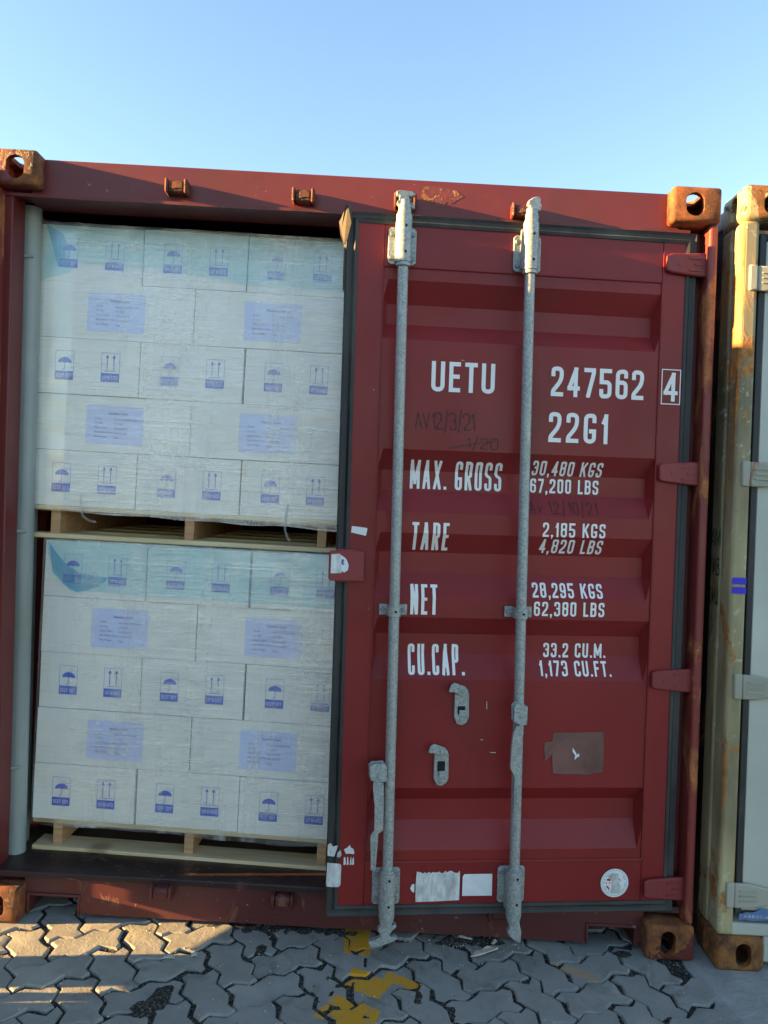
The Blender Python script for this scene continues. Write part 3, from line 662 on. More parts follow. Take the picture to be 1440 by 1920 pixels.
    # handle catches
    for du, dz, hole in ((0, 0, (.712, .736, .765, .787)), (.0615, -.2015, None)):
        B = [(.747,.831),(.737,.842),(.708,.842),(.699,.832),(.697,.751),(.704,.735),(.72,.725),(.737,.729),(.747,.751)]
        Hk = [(.77,.841),(.763,.862),(.752,.869),(.715,.857),(.704,.844),(.712,.831),(.725,.825),(.749,.838),(.765,.838)]
        z = depth(.78)
        mb = MB(T); mb.prism([(a+du, b+dz) for a, b in B], z+.001, z+.012, 2)
        part(mb, 'handle_catch', 'galv', bevel=.002)
        mb = MB(T); mb.prism([(a+du, b+dz) for a, b in Hk], z+.018, z+.026, 2); part(MB(T).cyl((.722+du, .843+dz, z+.011), (.722+du, .843+dz, z+.031), .0085, n=14), 'rivet', 'galv', bevel=.001)
        part(MB(T).cyl((.722+du, .742+dz, z+.011), (.722+du, .742+dz, z+.017), .0075, n=12), 'rivet', 'galv', bevel=.001)
        part(mb, 'catch_hook', 'galv', bevel=.0015)
        a0 = .752 if du == 0 else .775
        mb = MB(T); mb.box(.711+du, .736+du, (.764 if du == 0 else .775)+dz, (.789 if du == 0 else .808)+dz, z+.011, z+.0135); part(mb, 'catch_slot', 'hole')
        mb = MB(T); mb.box(.711+du, .731+du, (.757)+dz, (.777)+dz, z+.0135, z+.019); part(mb, 'catch_tongue', 'galv', bevel=.0015)
    if not full: return door
    # lock box plate across the gasket
    mb = MB(T); mb.prism([(1.061, 1.2), (1.064, 1.196), (1.171, 1.197), (1.176, 1.203), (1.176, 1.290), (1.170, 1.2945), (1.068, 1.2945), (1.063, 1.290)], .022, .030, 2)
    mb.box(1.085, 1.155, 1.192, 1.299, .002, .022)
    lb = part(mb, 'lock_plate', 'hinge', bevel=.003)
    def decal(name, poly, mat, w=None, drape=True, lab=None, holes=None):
        mb = MB(T)
        if w is None: w = depth(poly[0][1])+.0022
        n = len(poly); mb.add([(u, z, w) for u, z in poly], [tuple(range(n))])
        o = part(mb, name, mat); 
        if lab: tag(o, label=lab)
        return o
    decal('sticker', [(1.169,1.282),(1.140,1.285),(1.136,1.265),(1.130,1.245),(1.135,1.222),(1.169,1.221)], 'sticker', .0325)
    decal('sticker', [(1.1385,1.281),(1.130,1.276),(1.122,1.270),(1.118,1.264),(1.112,1.248),(1.114,1.232),(1.126,1.224),(1.137,1.232),(1.1355,1.246),(1.141,1.262)], 'stickerwhite', .0332)
    decal('sticker_print', [(1.136,1.266),(1.131,1.268),(1.126,1.262),(1.130,1.258),(1.126,1.252),(1.131,1.248),(1.136,1.254)], 'inkdark', .0338)
    decal('white_tape', [(1.104,1.374),(1.055,1.369),(1.053,1.366),(1.057,1.344),(1.060,1.3435),(1.106,1.353)], 'stickerwhite', .0025, lab='small white tape strip on the stile')
    decal('sticker', [(1.150,.333),(1.140,.338),(1.134,.326),(1.117,.330),(1.122,.312),(1.128,.293),(1.150,.296)], 'sticker', .0085)
    decal('sticker', [(1.118,.305),(1.108,.316),(1.104,.298),(1.110,.290),(1.120,.292)], 'stickergrey', .0095)
    decal('sticker', [(1.150,.274),(1.128,.271),(1.107,.269),(1.104,.262),(1.1045,.200),(1.110,.193),(1.130,.1925),(1.150,.195),(1.152,.205)], 'sticker', .0085, lab='grubby white sticker over the black gasket')
    decal('sticker', [(1.097,.314),(1.085,.320),(1.078,.329),(1.074,.319),(1.067,.316),(1.062,.306),(1.064,.297),(1.080,.300),(1.090,.299)], 'stickerwhite', .0025)
    for a in ((1.097, 1.089), (1.086, 1.080), (1.076, 1.070), (1.069, 1.062)): decal('sticker', [(a[0],.262),(a[0]-.001,.280+random.uniform(0,.012)),(a[1]+.002,.286+random.uniform(0,.008)),(a[1],.264)], 'stickerwhite', .0025)
    rough = []
    for k in range(22): rough.append((.853-k*.0068, .236+random.uniform(-.006, .004)))
    decal('sticker', [(.855,.136),(.856,.190),(.854,.228)]+rough+[(.7085,.232),(.7085,.140),(.78,.1375)], 'sticker', .0025, lab='large scraped white sticker near the door foot')
    decal('sticker', [(.874,.182),(.868,.195),(.860,.197),(.860,.168),(.868,.171)], 'stickerwhite', .0025)
    decal('sticker', [(.699,.154),(.699,.218),(.693,.227),(.599,.227),(.598,.1535)], 'stickerwhite', .0025, lab='smaller cream sticker near the door foot')
    # round sticker
    cu, cz, r = .176, .190, .0485
    circ = lambda r_, n=40: [(cu+r_*cos(2*pi*i/n), cz+r_*sin(2*pi*i/n)) for i in range(n)]
    o = decal('round_sticker', circ(r), 'stickerwhite', .0025, lab='round white sticker with red print, half worn off')
    def ring(r0, r1, mat, w):
        n = 48; mb = MB(T); mb.add([(cu+q*cos(2*pi*i/n), cz+q*sin(2*pi*i/n), w) for i in range(n) for q in (r0, r1)], [(2*i, 2*i+1, (2*i+3) % (2*n), (2*i+2) % (2*n)) for i in range(n)]); part(mb, 'sticker_print', mat)
    ring(.0425, .0437, 'stickercyan', .0028)
    for k in range(40):
        a = 2*pi*k/40; 
        if 1.0 < a < 2.2 or 4.2 < a < 5.3: continue
        ca, sa = cos(a), sin(a); mb = MB(T); mb.add([(cu+ca*q+(-sa)*s_*.0012, cz+sa*q+ca*s_*.0012, .003) for q, s_ in ((.034, -1), (.040, -1), (.040, 1), (.034, 1))], [(0, 1, 2, 3)])
        if k % 4 != 3: part(mb, 'sticker_print', 'stickercyan')
    for poly in ([(.030,.012),(.022,.016),(.012,.014),(.014,.008),(.024,.007)], [(.029,-.008),(.022,-.010),(.015,-.024),(.020,-.022),(.028,-.014)], [(-.012,.020),(-.020,.010),(-.022,.002),(-.014,.012)], [(.030,.003),(.027,.004),(.027,-.003),(.030,-.002)], [(.020,.003),(.017,.004),(.017,-.003),(.020,-.002)]):
        decal('sticker_print', [(cu+a, cz+b) for a, b in poly], 'stickerred', .0031)
    decal('sticker_print', [(cu+.014,cz-.036),(cu+.010,cz-.012),(cu+.012,cz+.010),(cu+.024,cz+.022),(cu+.010,cz+.034),(cu-.012,cz+.032),(cu-.014,cz+.006),(cu-.021,cz-.014),(cu-.018,cz-.036)], 'stickergrey', .0034)
    # overpainted patch with a torn scrap in it
    decal('overpaint_patch', [(.407,.694),(.398,.700),(.30,.701),(.238,.703),(.232,.699),(.228,.60),(.230,.566),(.262,.563),(.28,.556),(.31,.560),(.36,.559),(.402,.562),(.406,.60),(.407,.628),(.433,.602),(.431,.618),(.436,.640),(.434,.667),(.408,.671)], 'patch', BASE+.0022, lab='rectangle of duller brown overpaint')
    decal('sticker', [(.337,.649),(.328,.636),(.321,.624),(.318,.632),(.312,.622),(.322,.616),(.330,.608),(.328,.624),(.337,.635)], 'stickerwhite', BASE+.0032)
    # lettering, draped over the corrugations
    def lettering(text, ul, ur, z0, h, t, mat='white', gw=.40, gap=.13, jit=0, lab=None, slant=0):
        def TT(v):
            x, z, l = v; u = ul-x; u -= slant*(z-z0); return T((u, z, (depth(z) if .083 < u < 1.027 else 0)+.0016+l))
        x = 0; spans = []
        for ch in text+' ':
            if ch == ' ': spans.append(x-gap*h); x += (G[' '][0]*gw+gap)*h
            else:
                if not spans or len(spans) % 2 == 0: spans.append(x)
                x += (G[ch][0]*gw*h if G[ch][0] else t)+gap*h
        sc = (ul-ur)/spans[-1]
        for k, word in enumerate(text.split()):
            mb = MB(TT); text_mesh(mb, word, spans[2*k]*sc, spans[2*k+1]*sc, z0, h, t, gw=gw, gap=gap, jit=jit, row=.001 if h > .06 else .0008)
            part(mb, 'lettering', mat)
    lettering('UETU', .858, .646, 1.824, .099, .0138); lettering('247562', .455, .135, 1.826, .099, .0138)
    lettering('4', .067, .017, 1.826, .097, .0130); lettering('22G1', .458, .254, 1.673, .100, .0138, gap=.16)
    def TB(v): return T((v[0], v[1], .0018+v[2]))
    mb = MB(TB); b0, b1, c0, c1, e = .075, .0075, 1.815, 1.934, .0032
    mb.add([(b0,c0,0),(b1,c0,0),(b1,c1,0),(b0,c1,0),(b0-e,c0+e,0),(b1+e,c0+e,0),(b1+e,c1-e,0),(b0-e,c1-e,0)], [(0,1,5,4),(1,2,6,5),(2,3,7,6),(3,0,4,7)]); part(mb, 'lettering', 'white')
    lettering('MAX. GROSS', .913, .603, 1.503, .095, .0095, gw=.34); lettering('TARE', .905, .781, 1.300, .093, .0100, gw=.30)
    lettering('NET', .903, .813, 1.089, .098, .0105, gw=.30); lettering('CU.CAP.', .902, .714, .887, .098, .0096, gw=.30)
    for tx, ul, ur, z0 in (('30,480 KGS', .501, .258, 1.562), ('67,200 LBS', .503, .265, 1.503), ('2,185 KGS', .466, .250, 1.356), ('4,820 LBS', .469, .252, 1.300),
                           ('28,295 KGS', .491, .248, 1.152), ('62,380 LBS', .487, .244, 1.091), ('33.2 CU.M.', .438, .220, .946), ('1,173 CU.FT.', .456, .207, .888)):
        lettering(tx, ul, ur, z0, .048, .0068, gw=.42, gap=.14)
    lettering('AV12/3/21', .905, .705, 1.700, .055, .0028, 'pen', gw=.5, gap=.1, jit=.0018, slant=-.1)
    lettering('1/20', .735, .628, 1.640, .036, .0022, 'pen', gw=.7, gap=.2, jit=.0015)
    lettering('Av 12/10/21', .508, .272, 1.434, .040, .0025, 'pen', gw=.6, gap=.25, jit=.0015, slant=-.1)
    mb = MB(lambda v: T((v[0], v[1], depth(v[1])+.0017+v[2]))); ribbon(mb, [Vector((.79, 1.640)), Vector((.72, 1.655)), Vector((.635, 1.668))], .002, .01, 1, .0004); part(mb, 'lettering', 'pen')
    # scuffs
    for (u, z, l, a) in ((.636,.79,.026,1.55),(.65,.675,.010,.1),(.61,.632,.020,.05),(.755,1.93,.010,.2)):
        mb = MB(lambda v: T((v[0], v[1], depth(v[1])+.0014+v[2]))); d = Vector((cos(a), sin(a)))*l/2; ribbon(mb, [Vector((u, z))-d, Vector((u, z)), Vector((u, z))+d], .0022, .01, 1, 0, False); part(mb, 'scuff', 'sticker')
    return door
A = rad(5.3)
d1 = make_door(RC, (2.345, .045, 0), (-cos(A), -sin(A), 0), (sin(A), -cos(A), 0))
d1['label'] = 'right door leaf with white lettering, standing a little ajar'
B = rad(124)
d2 = make_door(RC, (-.02, -.03, 0), (cos(B), -sin(B), 0), (-sin(B), -cos(B), 0), full=False)
d2['label'] = 'left door leaf swung wide open'

# ------------------------------------------------------------------ pallets and cartons
def stack_frame(origin, yaw):
    Rm = Matrix.Rotation(yaw, 4, 'Z') @ Matrix.Rotation(math.atan(K), 4, 'Y'); return Matrix.Translation(origin) @ Rm
def local_obj(name, mb, mat, parent=None, loc=(0,0,0), bevel=0, smooth=False):
    me = mb if isinstance(mb, bpy.types.Mesh) else mb.mesh(name=name)
    if not me.materials: me.materials.append(M[mat])
    o = bpy.data.objects.new(name, me); COL.objects.link(o); o.location = loc
    if parent: o.parent = parent
    if bevel:
        b = o.modifiers.new('bevel', 'BEVEL'); b.width = bevel; b.segments = 2; b.limit_method = 'ANGLE'; me.shade_smooth(); me.set_sharp_from_angle(angle=rad(40))
    return o
HB = .2005
def carton_mesh(w, d):
    mb = MB(ident); mb.box(0, w, 0, d, 0, HB); me = mb.mesh(name='carton'); me.materials.append(M['carton']); return me
CA, CB = carton_mesh(.3715, .56), carton_mesh(.5635, .37)
def front(v): return Vector((v[0], -.0012-v[2], v[1]))
def rect(mb, x0, x1, z0, z1, l=0): mb.add([(x0,z0,l),(x1,z0,l),(x1,z1,l),(x0,z1,l)], [(0,1,2,3)])
def frame_lines(mb, x0, x1, z0, z1, e=.0011): rect(mb, x0, x1, z1-e, z1); rect(mb, x0, x0+e, z0, z1-e); rect(mb, x1-e, x1, z0, z1-e)
def mark_keepdry():
    mb = MB(front); w, h = .066, .105; frame_lines(mb, 0, w, .031, h); rect(mb, 0, w, 0, .031)
    cx, cz = .034, .062
    arc = [(cx+.0245*cos(a), cz+.0190*sin(a)) for a in [pi*i/14 for i in range(15)]]
    sc = [(cx-.0245+.049*k/12, cz-.0022*abs(sin(pi*k/4))+.001) for k in range(1, 12)]
    mb.add([(x, z, 0) for x, z in arc+sc], [tuple(range(len(arc)+len(sc)))])
    ribbon(mb, [Vector(p) for p in ((cx, cz+.022), (cx, .040), (cx-.002, .0365), (cx-.0045, .036), (cx-.0065, .0385), (cx-.0065, .041))], .0017, .01, 1, .0001, False)
    for x, z in ((.040,.086),(.046,.091),(.049,.084),(.055,.088),(.056,.081),(.044,.0825),(.0335,.0835),(.061,.084),(.0415,.094)): ribbon(mb, [Vector((x, z)), Vector((x-.0012, z-.0024))], .0015, .01, 1, .0001, False)
    return mb.mesh(name='keep_dry_mark')
def mark_upward():
    mb = MB(front); w, h = .066, .105; frame_lines(mb, 0, w, .031, h); rect(mb, 0, w, 0, .031); rect(mb, .012, .055, .038, .0398)
    for x in (.021, .045): rect(mb, x-.0013, x+.0013, .043, .088); mb.add([(x-.0062, .086, .0001), (x+.0062, .086, .0001), (x, .099, .0001)], [(0, 1, 2)])
    return mb.mesh(name='upward_mark')
def mark_text(t):
    mb = MB(front); text_mesh(mb, t, .006, .060, .0085, .0145, .0016, row=.0006, gw=.5, gap=.16, lift=.0006); return mb.mesh(name='print')
MK, MU, TK, TU = mark_keepdry(), mark_upward(), mark_text('KEEP DRY'), mark_text('UPWARD')
for m_ in (MK, MU): m_.materials.append(M['ink'])
for m_ in (TK, TU): m_.materials.append(M['inkwhite'])
def label_text():
    mb = MB(front)
    def put(txt, x, z, size, bold=0):
        cu = bpy.data.curves.new('t', 'FONT'); cu.body = txt; cu.size = size; cu.offset = bold
        o = bpy.data.objects.new('t', cu); COL.objects.link(o); dg = bpy.context.evaluated_depsgraph_get(); me = bpy.data.meshes.new_from_object(o.evaluated_get(dg))
        mb.add([(v.co.x+x, v.co.y+z, .0008) for v in me.vertices], [tuple(p.vertices) for p in me.polygons]); bpy.data.objects.remove(o)
    put('Xanthan Gum', .078, .108, .0125, .0002)
    for i, (a, b) in enumerate((('Grade', 'Food Grade 80 mesh'), ('Lot No.', '2111065'), ('Manuf. Date', 'Nov.03,2021'), ('Best Before Date', 'Nov.02,2023'), ('Net Weight', '25kg'))):
        put(a, .030, .090-i*.0165, .0095); put(b, .100, .088-i*.0165, .0095)
    return mb.mesh(name='label_print')
LT = label_text(); LT.materials.append(M['inkdark'])
mb = MB(front); rect(mb, 0, .205, 0, .1395, .0); LS = mb.mesh(name='paper_label'); LS.materials.append(M['labelblue'])
ORD = {0: 'bottom', 1: 'second lowest', 2: 'middle', 3: 'second highest', 4: 'top'}
def build_stack(origin, yaw, which, xo):
    F = stack_frame(origin, yaw)
    rot = F.to_euler()
    def root(name, p, label=None, cat=None, group=None):
        o = bpy.data.objects.new(name, None); COL.objects.link(o); o.location = F @ Vector(p); o.rotation_euler = rot; tag(o, label, cat, group); return o
    pal = root('wooden_pallet', (0, 0, 0), f'pale pine pallet under the {which} stack of wrapped white cartons' + (', standing on the container floor' if which == 'lower' else ', resting on the lower stack'), 'pallet', 'pallets inside the container')
    for k in range(5):
        mb = MB(ident); y = k*.258; mb.box(0, 1.13, y, y+.098, 0, .018); local_obj('bottom_board', mb, 'pine', pal, (0, 0, 0), bevel=.003)
    for x in (.067, .554, 1.040):
        mb = MB(ident); mb.box(x, x+.034, .022, 1.12, .0182, .1028); local_obj('stringer', mb, 'pine2', pal, bevel=.002)
    for k in range(7):
        mb = MB(ident); y = k*.172; mb.box(0, 1.13, y, y+.098, .103, .119); local_obj('deck_board', mb, 'pine', pal, bevel=.002)
    for r in range(5):
        z = .1195+r*.2025
        if r % 2 == 0:
            for c in range(3):
                jx = random.uniform(-.002, .002); jy = random.uniform(-.004, .004)
                pos = ('left', 'middle', 'right')[c]
                o = bpy.data.objects.new('carton', CA); COL.objects.link(o); o.location = F @ Vector((xo[r]+c*.3765+jx, jy, z)); o.rotation_euler = rot; o.rotation_euler.y += random.uniform(-.002, .002); o.rotation_euler.z += random.uniform(-.006, .006)
                tag(o, f'white carton with umbrella marks, {pos} in the {ORD[r]} row of the {which} stack', 'carton', 'cartons with umbrella and arrow marks')
                dx = random.uniform(-.002, .003)
                for nm, me, x in (('keep_dry_mark', MK, .071), ('upward_mark', MU, .236)):
                    q = local_obj(nm, me, 'ink', o, (x+dx, 0, .050)); 
                for nm, me, x in (('print', TK, .071), ('print', TU, .236)): local_obj(nm, me, 'inkwhite', o, (x+dx, 0, .050))
        else:
            for c in range(2):
                pos = ('left', 'right')[c]
                o = bpy.data.objects.new('carton', CB); COL.objects.link(o); o.location = F @ Vector((xo[r]+c*.567, random.uniform(-.003, .004), z)); o.rotation_euler = rot; o.rotation_euler.z += random.uniform(-.005, .005)
                tag(o, f'long carton with lavender label, {pos} in the {ORD[r]} row of the {which} stack', 'carton', 'cartons with lavender paper labels')
                lx = (.186 if c == 0 else .176)+random.uniform(-.004, .004)
                local_obj('paper_label', LS, 'labelblue', o, (lx, 0, .028)); local_obj('print', LT, 'inkdark', o, (lx, 0, .028))
    # cartons' inner rows, hidden behind, left out. Film and blue sheet
    def wrap(name, mat, fn, nu, nv, parent=None):
        mb = MB(lambda v: Vector(v)); vs = [fn(i/nu, j/nv) for j in range(nv+1) for i in range(nu+1)]
        mb.add(vs, [(j*(nu+1)+i, j*(nu+1)+i+1, (j+1)*(nu+1)+i+1, (j+1)*(nu+1)+i) for j in range(nv) for i in range(nu)])
        me = mb.mesh(name=name); me.materials.append(M[mat]); me.shade_smooth()
        o = bpy.data.objects.new(name, me); COL.objects.link(o)
        if parent: o.parent = parent
        else: o.location = F @ Vector((0, 0, 0)); o.rotation_euler = rot
        return o
    H = .1195+5*.2025
    sd = 3 if which == 'upper' else 9
    def fr(u, v):
        x = -.006+u*1.148; z = .098+v*(H-.092)
        z0 = .012*noise.noise(Vector((x*5, sd, 0))) if v == 0 else 0
        if v == 0: z0 -= .014*max(0, min(1, (x-.35)/.4))*(1 if which == 'upper' else .5)
        y = -.0075-.0035*abs(noise.noise(Vector((x*7, z*11, sd))))
        return (x, y, z+z0)
    o = wrap('stretch_film', 'film', fr, 60, 60)
    tag(o, f'clear stretch film wrapped around the {which} stack of white cartons', 'plastic film', 'stretch film round the stacks')
    wrap('film_side', 'film', lambda u, v: (-.006-.002*noise.noise(Vector((u*5, v*9, 1))), -.0078+u*.9, .098+v*(H-.092)), 12, 20, o)
    wrap('film_top', 'film', lambda u, v: (-.006+u*1.148, -.0078+v*.9, H+.008+.006*noise.noise(Vector((u*9, v*9, 1)))), 24, 12, o)
    # sheet over the top row
    if which == 'upper': low = [(0, .205), (.10, .175), (.12, .14), (.30, .140), (.40, .145), (.75, .180), (1.14, .185)]
    else: low = [(0, .03), (.03, .10), (.10, .185), (.20, .180), (.33, .185), (.75, .188), (1.14, .19)]
    def lowz(x):
        for (a, b), (c, d) in zip(low, low[1:]):
            if a <= x <= c: return b+(d-b)*(x-a)/(c-a)
        return low[-1][1]
    sx0 = .008
    def shf(u, v):
        x = sx0+u*(1.138-sx0); d = lowz(x)*(1-v); return (x, -.0052-.0012*noise.noise(Vector((x*20, v*6, sd))), H+.003-d)
    s_ = wrap('plastic_sheet', 'bluesheet', shf, 50, 8)
    tag(s_, f'translucent pale blue plastic sheet over the top cartons of the {which} stack', 'plastic sheet', 'blue plastic sheets over the stacks')
    wrap('sheet_top', 'bluesheet', lambda u, v: (sx0+u*(1.138-sx0), -.0052+v*.9, H+.004), 20, 6, s_)
    fold = ([(.012,-.004),(.070,-.035),(.092,-.075),(.082,-.10),(.086,-.150),(.058,-.153),(.035,-.075)] if which == 'upper'
            else [(.012,-.006),(.045,-.050),(.075,-.080),(.13,-.115),(.24,-.125),(.20,-.160),(.125,-.185),(.075,-.160),(.03,-.115)])
    mb = MB(ident); mb.add([(x, -.0068, H+z) for x, z in fold], [tuple(range(len(fold)))]); me = mb.mesh(name='sheet_fold'); me.materials.append(M['bluefold'])
    q = bpy.data.objects.new('sheet_fold', me); COL.objects.link(q); q.parent = s_
    # twisted film tail
    if which == 'upper':
        for tx, pts in ((.185, [(.0,.16),(.002,.11),(.012,.085),(.035,.07),(.06,.068)]), (.93, [(0,.17),(-.004,.12),(-.006,.08),(.004,.05),(.016,.035)])):
            mb = MB(lambda v: Vector((v[0], -.016-v[2], v[1]))); ribbon(mb, [Vector((tx+a, b)) for a, b in pts], .008, .006, 2, 0, False)
            me = mb.mesh(name='film_tail'); me.materials.append(M['stickergrey']); me.materials[0] = M['filmtail']
            q = bpy.data.objects.new('film_tail', me); COL.objects.link(q); q.parent = o

build_stack(Vector((.105, .220, .1495)), rad(-2.6), 'lower', (0, 0, 0, 0, 0))
build_stack(Vector((.066, .220, 1.2885)), rad(1.1), 'upper', (.001, -.004, -.006, -.010, -.013))

# ------------------------------------------------------------------ white neighbour container
WC = empty('shipping_container', sh((3.7, -.05, 0)), 'cream and grey container with rusty corner and blue tape strips, close beside the red one', 'container')
WX, WY = 2.490, -.05
def wcast(z, bottom):
    me = casting_mesh(bev=.022, mirror=True, bottom=bottom, hw=.0265)
    for v in me.vertices: v.co.x += .162; v.co.z -= K*.162
    place_mesh('corner_casting', me, 'wcast', (WX, WY, z), WC)
wcast(2.473, False); wcast(0, True)
for z, b in ((2.473, False), (0, True)): place_mesh('corner_casting', casting_mesh(bev=.02, bottom=b, hw=.0265), 'wcast', (WX+2.276, WY, z), WC)
for sx in (0, 1):
    X = (lambda x: WX+x) if not sx else (lambda x: WX+2.438-x)
    def bx(mb, a, b, y0, y1, z0, z1): x0, x1 = sorted((X(a), X(b))); mb.box(x0, x1, WY+y0, WY+y1, z0, z1)
    mb = MB(); bx(mb, .004, .058, .010, .090, .118, 2.473); bx(mb, .002, .03, .09, .17, .118, 2.473); mb.build('corner_post', 'wpost', WC, bevel=.012, seg=3)
    mb = MB(); y = .16; pr = []
    while y < 5.9: pr += [(y, 0), (y+.07, 0), (y+.105, .036), (y+.175, .036)]; y += .21
    vs = []
    for yy, d in pr: vs += [(X(.012+d), WY+yy, .12), (X(.012+d), WY+yy, 2.50)]
    mb.add(vs, [(2*i, 2*i+2, 2*i+3, 2*i+1) for i in range(len(pr)-1)]); mb.build('side_wall', 'wside', WC)
    mb = MB(); bx(mb, .006, .05, .178, 5.88, 2.50, 2.56); mb.build('side_rail', 'wdoor', WC, bevel=.004)
    mb = MB(); bx(mb, .006, .05, .178, 5.88, .03, .14); mb.build('side_rail', 'wside', WC)
mb = MB(); mb.box(WX+.162, WX+2.276, WY+.03, WY+.06, 2.45, 2.57); mb.box(WX+.06, WX+2.38, WY+.03, WY+.17, 2.43, 2.45); mb.build('door_header', 'wpost', WC, bevel=.004)
mb = MB(); mb.box(WX+.162, WX+2.276, WY+.02, WY+.06, .03, .118); mb.box(WX+.05, WX+2.388, WY+.015, WY+.17, .118, .16); mb.build('bottom_rail', 'wdoor', WC, bevel=.006)
MB().box(WX+.03, WX+2.40, WY+.2, WY+5.95, 2.545, 2.55).build('roof_panel', 'wdoor', WC)
for dx, nm in ((0, 0), (1, 1)):
    x0, x1 = (WX+.086, WX+1.205) if dx == 0 else (WX+1.235, WX+2.352)
    mb = MB(); mb.box(x0, x1, WY+.022, WY+.06, .20, 2.41); d = mb.build('door', 'wdoor', WC, bevel=.003)
    mb = MB()
    for a, b, z0, z1 in ((x0-.022, x0, .18, 2.435), (x1, x1+.012, .18, 2.435), (x0, x1, .18, .20), (x0, x1, 2.41, 2.435)): mb.box(a, b, WY+.020, WY+.055, z0, z1)
    mb.build('gasket', 'rubber', d, bevel=.003)
    hx = (lambda q: WX+q) if dx == 0 else (lambda q: WX+2.438-q)
    for hz in (2.285, 1.645, .945, .255):
        z = hz
        pl = [(hx(.054), z-.042), (hx(.054), z+.040), (hx(.10), z+.040), (hx(.185), z+.024), (hx(.195), z+.012), (hx(.195), z-.016), (hx(.185), z-.026), (hx(.10), z-.042)]
        mb = MB(); mb.prism(pl, WY+.004, WY+.018, 1); mb.box(*sorted((hx(.026), hx(.0535))), WY+.002, WY+.05, z-.042, z+.042)
        h = mb.build('hinge', 'whinge', d, bevel=.005)
        for dz in (-.016, 0, .016): MB().box(*sorted((hx(.068), hx(.125))), WY-.0, WY+.004, z+dz-.002, z+dz+.002).build('hinge_rib', 'whinge', d)
for k, z in enumerate((1.293, 1.262)):
    mb = MB(); mb.add([(WX+.006, WY+.0065, z-.011), (WX+.055, WY+.0065, z-.011), (WX+.055, WY+.0065, z+.011), (WX+.008, WY+.0065, z+.010)], [(0,1,2,3)])
    o = mb.build('blue_tape', 'tape', WC)
rng = random.Random(4)
mb = MB(); pts = [(WX+.075+i*.012, .190+.012*rng.random()+.012*min(1, i/6)) for i in range(14)]+[(WX+.075+i*.012, .176-.006*rng.random()) for i in range(13, -1, -1)]
mb.add([(x, WY+.013, z) for x, z in pts], [tuple(range(len(pts)))]); o = mb.build('sticker_remains', 'bluestain', WC); tag(o, label='scraped blue sticker remains along the door foot')
mb = MB(lambda v: sh((v[0], WY+.0118-v[2], v[1]))); text_mesh(mb, 'ASSOCIATES', WX+.090, WX+.21, .181, .0085, .0014, row=.0009); mb.build('sticker_lettering', 'sticker', WC)
for z0, txt in ((1.40, 'AM'), (1.30, 'YMB'), (1.20, 'KMU')):       # scrawled marks on the side wall near the post
    mb = MB(lambda v: sh((WX+.001-v[2], WY+.168-v[0], v[1]))); text_mesh(mb, txt, .0, .075, z0, .06, .004, row=.002, gw=.5, jit=.004); mb.build('marker_scrawl', 'hole', WC)

# ------------------------------------------------------------------ loose things on the ground
def flake(name, pts, z, th, mat, label, cat):
    mb = MB(); n = len(pts)
    mb.add([(x, y, z+(.004 if i % 2 else .0)) for i, (x, y) in enumerate(pts)]+[(x, y, z-th) for x, y in pts], [tuple(range(n)), tuple(range(2*n-1, n-1, -1))]+[(i, (i+1) % n, n+(i+1) % n, n+i) for i in range(n)])
    return tag(mb.build(name, mat), label, cat)
flake('wood_splinter', [(1.680,-.056),(1.712,-.045),(1.745,-.022),(1.778,-.002),(1.766,.006),(1.742,.004),(1.722,-.012),(1.700,-.028)], .012, .003, 'twig', 'long pale wood splinter on the pavers below the right locking rod', 'splinter')
flake('wood_splinter', [(1.650,.060),(1.69,.048),(1.70,.050),(1.66,.066)], .010, .002, 'twig', 'thin twig lying just under the bottom rail', 'splinter')
flake('wood_splinter', [(1.760,.03),(1.775,.05),(1.782,.046),(1.768,.028)], .010, .002, 'twig', 'tiny chip of wood beside the right rod foot', 'splinter')
flake('dry_leaf', [(.690,-.158),(.712,-.150),(.735,-.152),(.722,-.140),(.716,-.122),(.706,-.140)], .010, .001, 'leaf', 'pale torn leaf on the pavers at the edge of the sunlit strip', 'leaf')
flake('dry_leaf', [(.780,-.136),(.790,-.126),(.800,-.130),(.793,-.120),(.796,-.108),(.785,-.118),(.776,-.114),(.780,-.125)], .008, .001, 'leaf', 'small star shaped white scrap on the grey pavers', 'leaf')
mb = MB(); rg = random.Random(11)
for k in range(420):
    x = rg.uniform(-.1, 2.42); y = rg.uniform(-.55, .12); s_ = rg.uniform(.0012, .0032)
    if rg.random() < .35: x = 1.72+rg.gauss(0, .10); y = .04+rg.gauss(0, .03)
    z = rg.uniform(.001, .003)-.002; a = rg.uniform(0, pi); c_, n_ = cos(a)*s_, sin(a)*s_
    mb.add([(x+c_, y+n_, z), (x-n_, y+c_*1.6, z), (x-c_, y-n_, z), (x+n_*.8, y-c_, z), (x, y, z+s_*1.3)], [(0,1,4),(1,2,4),(2,3,4),(3,0,4)])
tag(mb.build('grit', 'twig'), kind='stuff')

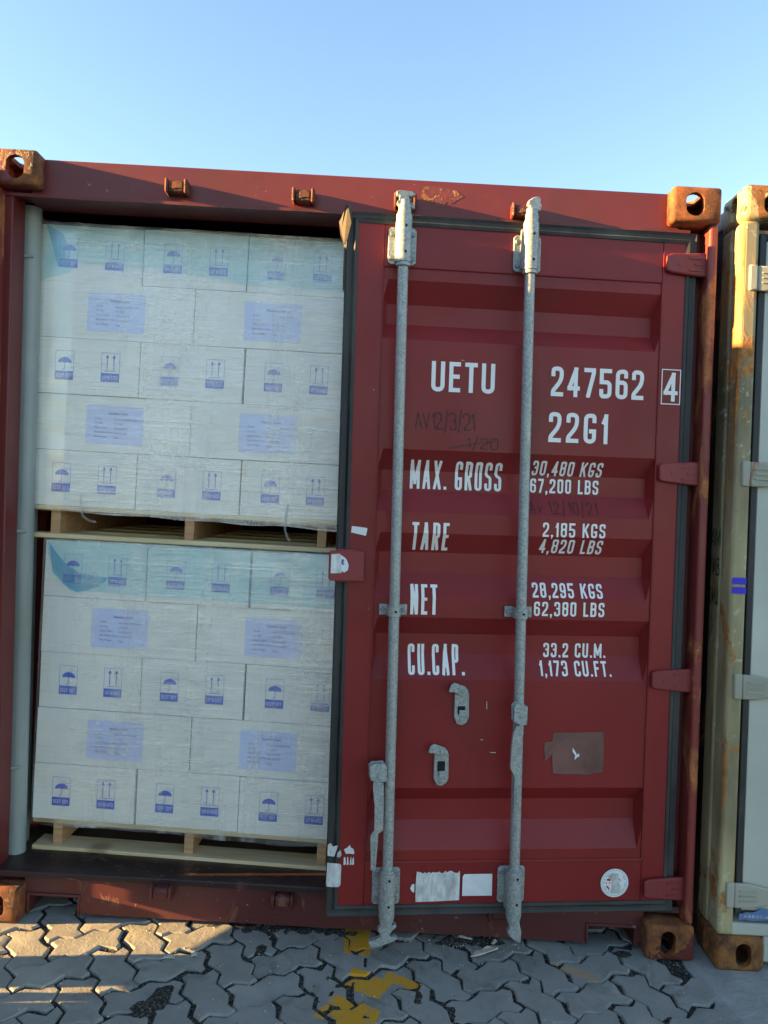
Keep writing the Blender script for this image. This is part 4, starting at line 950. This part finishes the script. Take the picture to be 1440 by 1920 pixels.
# unseen timbers added left of the container to cut the sunlit ground into strips
for (y0, y1, x0, z1, lab) in ((-.395, -.253, -.45, .24, 'unseen timber beam added to shade the ground beside the open left door leaf'), (-1.55, -.475, -.42, .24, 'unseen wide timber block added to shade the ground left of the container')):
    mb = MB(); mb.box(x0, -.30, y0, y1, 0, z1); tag(mb.build('shade_beam', 'beam', bevel=.006), lab, 'timber')

# unseen stacked pair of long containers, added so that their shade covers the yard in front of the red one
M['brown'] = paint('faded brown container paint', (.16, .06, .035), rust=.1, dirt=.4)
M['bluegrey'] = paint('faded blue container paint', (.05, .10, .18), rust=.1, dirt=.4)
for z0, mt, lab in ((0, 'brown', 'unseen long brown container added for shade, lower of the stacked pair'), (2.592, 'bluegrey', 'unseen long faded blue container added for shade, upper of the stacked pair')):
    x0, x1, y0, y1 = -8.6, -6.162, -14.4, -2.2
    c = empty('shipping_container', sh(((x0+x1)/2, (y0+y1)/2, z0)), lab, 'container', 'unseen containers added for shade')
    for x in (x0, x1-.162):
        for y in (y0, y1-.178):
            for z in (z0, z0+2.473): MB().box(x, x+.162, y, y+.178, z, z+.118).build('corner_casting', 'castlow', c, bevel=.01)
            MB().box(x+.01, x+.15, y+.01, y+.168, z0+.118, z0+2.473).build('corner_post', mt, c, bevel=.01)
    for x, d in ((x0+.02, 1), (x1-.02, -1)):
        pr = []; y = y0+.18
        while y < y1-.3: pr += [(y, 0), (y+.07, 0), (y+.14, .036), (y+.21, .036)]; y += .28
        mb = MB(); mb.add([v for yy, q in pr for v in ((x+d*q, yy, z0+.1), (x+d*q, yy, z0+2.5))], [(2*i, 2*i+2, 2*i+3, 2*i+1) for i in range(len(pr)-1)]); mb.build('side_wall', mt, c)
        for za, zb in ((.03, .15), (2.48, 2.57)): MB().box(min(x-.02*d, x+.05*d), max(x-.02*d, x+.05*d), y0+.17, y1-.17, z0+za, z0+zb).build('side_rail', mt, c)
    for y in (y0+.03, y1-.08): MB().box(x0+.15, x1-.15, y, y+.05, z0+.12, z0+2.47).build('end_wall', mt, c)
    MB().box(x0+.03, x1-.03, y0+.1, y1-.1, z0+2.55, z0+2.57).build('roof_panel', mt, c)
